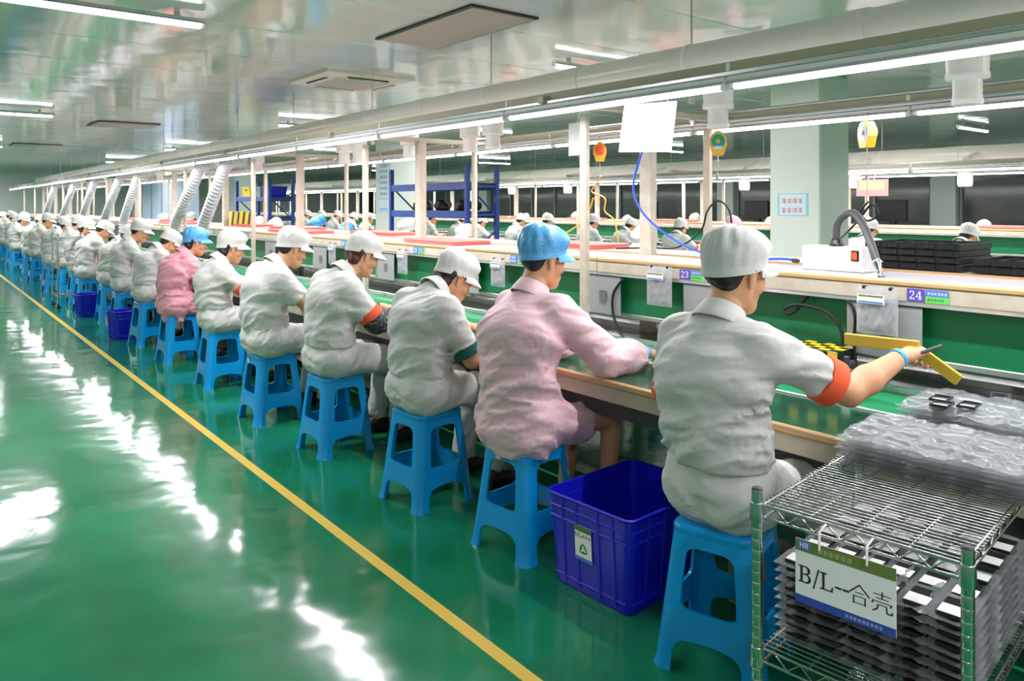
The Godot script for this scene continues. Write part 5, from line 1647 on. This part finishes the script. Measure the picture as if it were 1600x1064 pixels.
func dress(o: Node3D, P: Dictionary) -> void:
	# turns the worked-out shapes of one person into named parts
	part(o, "body", P.mesh_body, M[P.get("skin", "skin")])
	part(o, "jacket" if not P.get("smock", false) else "smock", P.mesh_shirt, M[P.get("cloth", "uniform")])
	if P.get("legs", "uniform") != "": part(o, "trousers", P.mesh_trousers, M[P.get("legs", "uniform")])
	var ht: Transform3D = P.head_at
	var cap := part(o, "cap", cap_meshes[P.get("cap", 0)][0], M[P.get("capm", "uniform_cap")])
	cap.transform = ht
	part(cap, "peak", cap_meshes[P.get("cap", 0)][1], M[P.get("capm", "uniform_cap")])
	var hr := part(o, "hair", hair_meshes[1 if P.get("longhair", false) else 0], M[P.get("hairm", "hair")])
	hr.transform = ht
	for s in [-1, 1]:
		var ey := part(o, "eye", part_meshes.eye, M.eye_dark)
		ey.transform = ht * Transform3D(Basis.IDENTITY, v3(0.0846, 0.003, s * 0.0322))
		var br := part(o, "eyebrow", part_meshes.brow, M.hair)
		br.transform = ht * Transform3D(Basis(v3(1, 0, 0), s * 0.1), v3(0.0905, 0.024, s * 0.031))
	var nk: Vector3 = P.neck_at
	var up: Vector3 = (P.head_at.origin - nk).normalized()
	var cl := part(o, "collar", part_meshes.collar, M[P.get("cloth", "uniform")])
	var cz := v3(0, 0, 1)
	var cx := up.cross(cz).normalized()
	cl.transform = Transform3D(Basis(cx, up, cx.cross(up)), nk + v3(0.002, -0.004, 0))
	for s in P.cuffs:
		var c: Array = P.cuffs[s]
		if P.has("cuffm"):
			var d: Vector3 = c[1] - c[0]
			part(o, "sleeve_cuff", MB.new().tube([c[0], c[0] + d * 0.08, c[1] - d * 0.05, c[1]], [c[2] - 0.001, c[2] + 0.003, c[2] + 0.004, c[2] + 0.002], 24), M[P.cuffm])
	if P.has("sleevem"):
		for s in [1.0, -1.0]:
			var w: Transform3D = P.wrist_at[s]
			var c: Array = P.cuffs[s]
			var e: Vector3 = c[1]
			var eb: Vector3 = P.elbow[s]
			var path := spline([e.lerp(eb, -0.2), eb, eb.lerp(w.origin, 0.5), eb.lerp(w.origin, 0.92)], 6)
			var wd := []
			for k in path.size(): wd.append([0.06, 0.064, 0.067, 0.068, 0.068, 0.067, 0.067, 0.066, 0.065, 0.063, 0.061, 0.059, 0.057, 0.055, 0.052, 0.049, 0.045, 0.04, 0.034][k] + 0.0025 * sin(k * 2.4))
			part(o, "oversleeve", MB.new().tube(path, wd, 20), M[P.sleevem])
	if P.get("glove", false):
		var w: Transform3D = P.wrist_at[1.0]
		var gv := part(o, "glove", part_meshes.glove, M.band_blue)
		gv.transform = w
	if P.get("band", false):
		var w: Transform3D = P.wrist_at[1.0]
		var bd := part(o, "wristband", part_meshes.band, M.band_blue)
		bd.transform = Transform3D(w.basis, w.origin - w.basis.x * 0.012)
	for s in P.ank:
		var sh := part(o, "shoe", part_meshes.shoe, M.shoe)
		sh.position = v3(P.ank[s].x, 0, P.ank[s].z)

func build_people() -> void:
	var un := mat("uniform", rgb(198, 202, 196), 0.85)
	un.rim_enabled = true; un.rim = 0.25; un.rim_tint = 0.6
	un.normal_enabled = true
	un.normal_texture = noise_tex(0.03, 71, 512, true, null, FastNoiseLite.TYPE_SIMPLEX, 5, 5.0)
	un.normal_scale = 0.12
	triplanar(un, Vector3(2.6, 2.6, 2.6), false)
	var uc := mat("uniform_cap", rgb(200, 203, 198), 0.85)
	uc.normal_enabled = true; uc.normal_texture = un.normal_texture; uc.normal_scale = 0.15
	triplanar(uc, Vector3(4, 4, 4), false)
	var pk := mat("pink_cloth", rgb(224, 188, 196), 0.55)
	pk.rim_enabled = true; pk.rim = 0.35; pk.rim_tint = 0.5
	pk.normal_enabled = true; pk.normal_texture = un.normal_texture; pk.normal_scale = 0.12
	triplanar(pk, Vector3(2.2, 2.2, 2.2), false)
	var dp := mat("deep_pink", rgb(222, 156, 168), 0.6)
	dp.rim_enabled = true; dp.rim = 0.3; dp.rim_tint = 0.5
	var bc := mat("blue_cap", rgb(92, 170, 226), 0.2)
	bc.normal_enabled = true; bc.normal_texture = un.normal_texture; bc.normal_scale = 0.7
	triplanar(bc, Vector3(5, 5, 5), false)
	mat("pink_cap", rgb(232, 186, 204), 0.7)
	var sk := mat("skin", rgb(206, 154, 116), 0.5)
	sk.subsurf_scatter_enabled = true; sk.subsurf_scatter_strength = 0.15
	mat("hair", rgb(28, 22, 20), 0.45)
	mat("hair_red", rgb(74, 30, 26), 0.45)
	mat("eye_dark", rgb(24, 18, 16), 0.2)
	mat("cuff_orange", rgb(238, 92, 52), 0.8)
	mat("cuff_green", rgb(24, 92, 84), 0.8)
	var lc := mat("lace_black", Color.WHITE, 0.8)
	lc.albedo_texture = noise_tex(0.09, 15, 256, false, grad(rgb(30, 32, 38), rgb(130, 134, 142), 0.45, 0.72), FastNoiseLite.TYPE_CELLULAR, 2)
	triplanar(lc, Vector3(3.2, 3.2, 3.2), false)
	mat("band_blue", rgb(52, 164, 222), 0.4)
	mat("shoe", rgb(34, 34, 38), 0.5)
	mat("dark_cloth", rgb(40, 42, 48), 0.8)
	# shared shapes
	shared_head = head_field().mesh_into(MB.new(), 0.0042)
	shared_hands = [hand_field(1.0, 0.6).mesh_into(MB.new(), 0.0036), hand_field(1.45, 0.2).mesh_into(MB.new(), 0.0036)]
	for k in 3:
		var c := make_cap(20 + k, [1.0, 0.8, 0.55][k], [1.0, 0.8, 0.6][k])
		cap_meshes.append([c[0].mesh(), c[1].mesh()])
	var bl := make_cap(31, 1.35, 0.9)
	cap_meshes.append([bl[0].mesh(), bl[1].mesh()])
	hair_meshes = [make_hair(false).mesh(), make_hair(true).mesh()]
	part_meshes.eye = MB.new().lathe([Vector2(0, -0.0028), Vector2(0.003, -0.002), Vector2(0.0042, 0), Vector2(0.003, 0.002), Vector2(0, 0.0028)], 12).mesh()
	part_meshes.brow = MB.new().tube([v3(0, 0.0, -0.017), v3(0.002, 0.003, -0.005), v3(0.001, 0.002, 0.008), v3(-0.004, -0.002, 0.018)], [0.0012, 0.0028, 0.003, 0.001], 6).mesh()
	part_meshes.collar = MB.new().loft([ellipse_ring(0.066, 0.064, -0.01), ellipse_ring(0.063, 0.061, 0.044), ellipse_ring(0.066, 0.064, 0.052), ellipse_ring(0.071, 0.070, 0.048), ellipse_ring(0.083, 0.086, 0.012), ellipse_ring(0.090, 0.098, -0.014), ellipse_ring(0.086, 0.093, -0.018)], true).mesh()
	part_meshes.band = MB.new().lathe([Vector2(0.0285, -0.007), Vector2(0.0325, -0.007), Vector2(0.0325, 0.007), Vector2(0.0285, 0.007)], 20, Vector3.ZERO, Basis(v3(0, 0, 1), PI / 2)).mesh()
	var gf := hand_field(1.0, 0.6)
	gf.grow = 0.0016
	part_meshes.glove = gf.mesh_into(MB.new(), 0.0042).mesh()
	var sr := []
	for p in [[-0.06, 0.03, 0.02], [-0.055, 0.04, 0.06], [0.0, 0.043, 0.075], [0.06, 0.045, 0.055], [0.13, 0.045, 0.04], [0.17, 0.035, 0.03], [0.185, 0.012, 0.018]]:
		var ring := PackedVector3Array()
		for j in 14:
			var an := TAU * j / 14
			ring.append(v3(p[0], maxf(0.0, p[2] * (1.0 + sin(an)) * 0.5 * 1.6 + 0.0), p[1] * -cos(an)))
		sr.append(ring)
	part_meshes.shoe = MB.new().loft(sr, true, true, true).mesh()
	POSES = [
		{"head": v3(0.055, 1.262, 0), "neck": v3(-0.03, 1.122, 0), "pitch": 0.16, "yaw": 0.12, "bulk": 1.04, "rh": v3(0.455, 0.992, 0.365), "lh": v3(0.30, 0.80, -0.22), "cuffm": "cuff_orange", "band": true, "grip": 1, "arm": 1.06, "cell": 0.008, "aim_r": v3(0.9, 0.1, 0.35), "hs": 1.04, "hem": 0.66, "fold": 0.021, "slant": 0.3, "sleeve": 0.8, "pole": v3(-0.1, -1.0, 0.35), "pelvis": v3(-0.01, 0.578, 0), "fwd": 0.015},
		{"head": v3(0.10, 1.245, 0), "neck": v3(0.025, 1.107, 0), "pitch": 0.2, "yaw": 0.1, "bulk": 1.0, "loose": 1.12, "rh": v3(0.50, 0.82, 0.26), "lh": v3(0.42, 0.82, -0.1), "smock": true, "long": true, "cloth": "pink_cloth", "legs": "", "capm": "blue_cap", "cap": 3, "longhair": false, "band": true, "cell": 0.008, "arm": 1.03, "fold": 0.017, "hem": 0.42, "fwd": 0.03, "pole": v3(-0.1, -1.0, 0.5)},
		{"head": v3(0.175, 1.105, 0), "neck": v3(0.045, 1.052, 0), "pitch": 0.55, "yaw": 0.15, "bulk": 1.06, "fwd": -0.05, "rh": v3(0.30, 0.83, 0.11), "lh": v3(0.36, 0.82, -0.1), "cuffm": "cuff_green", "longhair": true, "cap": 1, "band": true, "pelvis": v3(-0.03, 0.575, 0), "cell": 0.0085, "sleeve": 0.86, "fold": 0.016},
		{"head": v3(0.185, 1.175, 0), "neck": v3(0.045, 1.077, 0), "pitch": 0.42, "fwd": -0.045, "bulk": 1.06, "rh": v3(0.39, 0.82, 0.12), "lh": v3(0.40, 0.82, -0.12), "cuffm": "cuff_orange", "sleevem": "lace_black", "longhair": true, "hairm": "hair_red", "cap": 2, "cell": 0.009, "sleeve": 0.8},
		{"head": v3(0.155, 1.178, 0), "neck": v3(0.02, 1.077, 0), "pitch": 0.36, "bulk": 1.1, "fwd": -0.04, "pole": v3(-0.35, -0.75, 0.75), "rh": v3(0.33, 0.87, 0.12), "lh": v3(0.38, 0.84, -0.1), "cap": 0, "cell": 0.009, "sleeve": 0.72, "glove": true, "pelvis": v3(-0.03, 0.575, 0)},
		{"head": v3(0.075, 1.128, 0), "neck": v3(-0.03, 1.032, 0), "pitch": 0.25, "bulk": 1.02, "fwd": -0.02, "pole": v3(-0.3, -0.8, 0.7), "rh": v3(0.36, 0.84, 0.14), "lh": v3(0.38, 0.82, -0.1), "cuffm": "cuff_orange", "cap": 0, "cell": 0.01, "longhair": true, "pelvis": v3(-0.03, 0.565, 0)},
		{"head": v3(0.15, 1.125, 0), "neck": v3(0.04, 1.022, 0), "pitch": 0.22, "bulk": 0.98, "loose": 1.15, "rh": v3(0.42, 0.82, 0.12), "lh": v3(0.40, 0.82, -0.1), "smock": true, "long": true, "cloth": "deep_pink", "legs": "dark_cloth", "capm": "blue_cap", "cap": 0, "longhair": true, "cell": 0.01, "fold": 0.022, "hem": 0.36},
		{"head": v3(0.195, 1.072, 0), "neck": v3(0.065, 1.017, 0), "pitch": 0.7, "bulk": 0.96, "rh": v3(0.36, 0.81, 0.1), "lh": v3(0.36, 0.81, -0.1), "cuffm": "cuff_orange", "cap": 2, "cell": 0.011, "pelvis": v3(-0.03, 0.57, 0)},
		{"head": v3(0.20, 1.12, 0), "neck": v3(0.06, 1.052, 0), "pitch": 0.62, "bulk": 1.0, "rh": v3(0.38, 0.81, 0.1), "lh": v3(0.36, 0.81, -0.1), "cuffm": "cuff_orange", "cap": 2, "cell": 0.012},
		{"head": v3(0.15, 1.17, 0), "neck": v3(0.02, 1.072, 0), "pitch": 0.4, "bulk": 1.0, "rh": v3(0.40, 0.81, 0.1), "lh": v3(0.36, 0.81, -0.1), "cap": 1, "cell": 0.012},
	]
	var task := WorkerThreadPool.add_group_task(shape_person, POSES.size())
	WorkerThreadPool.wait_for_group_task_completion(task)
	for P in POSES:
		P.mesh_body = P.body.mesh(); P.mesh_shirt = P.shirt.mesh(); P.mesh_trousers = P.trousers.mesh()
	var lab := [
		"person in a grey work uniform with orange cuffs holding a yellow strip, nearest the viewer",
		"person in a pale pink smock and shiny blue cap reaching over the bench",
		"person in a grey uniform with dark green cuffs bending over the bench",
		"person in a grey uniform wearing black lace oversleeves",
		"person in a grey uniform with plain cuffs seated beyond the lace oversleeves",
		"person in a grey uniform with orange cuffs seated just before the farther pink smock",
		"person in a deep pink smock and blue cap farther down the row",
		"person in a grey uniform with orange cuffs seated just beyond the farther pink smock"]
	for i in SPOTS.size():
		var s: Array = SPOTS[i]
		var k: int = i if i < 8 else [8, 9, 7, 8, 5, 9, 2][i % 7]
		var P: Dictionary = POSES[k].duplicate()
		if i >= 8:
			if k == 2: P.erase("cuffm")
			P.cap = (i * 2) % 3
			P.band = false
		var o := thing("person", lab[i] if i < 8 else "person in a grey uniform, %s beyond the farther pink smock in the row" % ORD[i - 7], "person", v3(s[0], 0, s[1]), [0.0, 0.0, 0.05, 0.0, 0.05, 0.0, 0.0, 0.1][i] if i < 8 else 0.12 * sin(i * 2.1), "workers along the near side of the line")
		dress(o, P)
	# workers on the far side of the near line, facing the viewer's side
	var z := -4.24
	for i in 13:
		var k: int = [9, 8, 5, 9, 7][i % 5]
		var P: Dictionary = POSES[k].duplicate()
		P.cap = i % 3
		if i in [4, 5]: P.capm = "blue_cap"; P.cap = 3
		stool_under(v3(4.95, 0, z), "blue plastic stool behind the near line, %s from the viewer" % ORD[i + 1])
		var o := thing("person", "person in %s behind the near line, %s from the viewer" % ["a blue cap" if i in [4, 5] else "a white cap", ORD[i + 1]], "person", v3(4.95, 0, z), PI + 0.1 * sin(i * 1.9), "workers along the rear side of the near line")
		dress(o, P)
		z -= 1.3 + 0.25 * sin(i * 2.7)
	# workers at the second line
	z = -1.6
	for i in 22:
		var k: int = [9, 5, 8, 9, 4][i % 5]
		var P: Dictionary = POSES[k].duplicate()
		P.cap = (i + 1) % 3
		if i == 5: P.capm = "pink_cap"
		stool_under(v3(9.38, 0, z), "blue plastic stool at the second line, %s from the viewer" % ORD[i + 1])
		var o := thing("person", "person in a %s cap at the second line, %s from the viewer" % ["pink" if i == 5 else "white", ORD[i + 1]], "person", v3(9.38, 0, z), 0.15 * sin(i * 2.3), "workers along the second line")
		dress(o, P)
		z -= 1.02 + 0.2 * sin(i * 3.3)
	z = -2.6
	for i in 8:
		var P: Dictionary = POSES[[9, 8][i % 2]].duplicate()
		P.cap = i % 3
		stool_under(v3(12.22, 0, z), "blue plastic stool behind the second line, %s from the viewer" % ORD[i + 1])
		var o := thing("person", "person in a white cap behind the second line, %s from the viewer" % ORD[i + 1], "person", v3(12.22, 0, z), PI + 0.15 * sin(i * 2.3), "workers behind the second line")
		dress(o, P)
		z -= 1.7

const ORD := ["zeroth", "first", "second", "third", "fourth", "fifth", "sixth", "seventh", "eighth", "ninth", "tenth", "eleventh", "twelfth", "thirteenth", "fourteenth", "fifteenth", "sixteenth", "seventeenth", "eighteenth", "nineteenth", "twentieth", "twenty-first", "twenty-second", "twenty-third", "twenty-fourth"]
var stool0: Node3D
func stool_under(at: Vector3, label: String) -> void:
	copy(stool0, at, 0.1 * sin(at.z * 5.0), label, "blue plastic stools behind the near line", "plastic_stool")
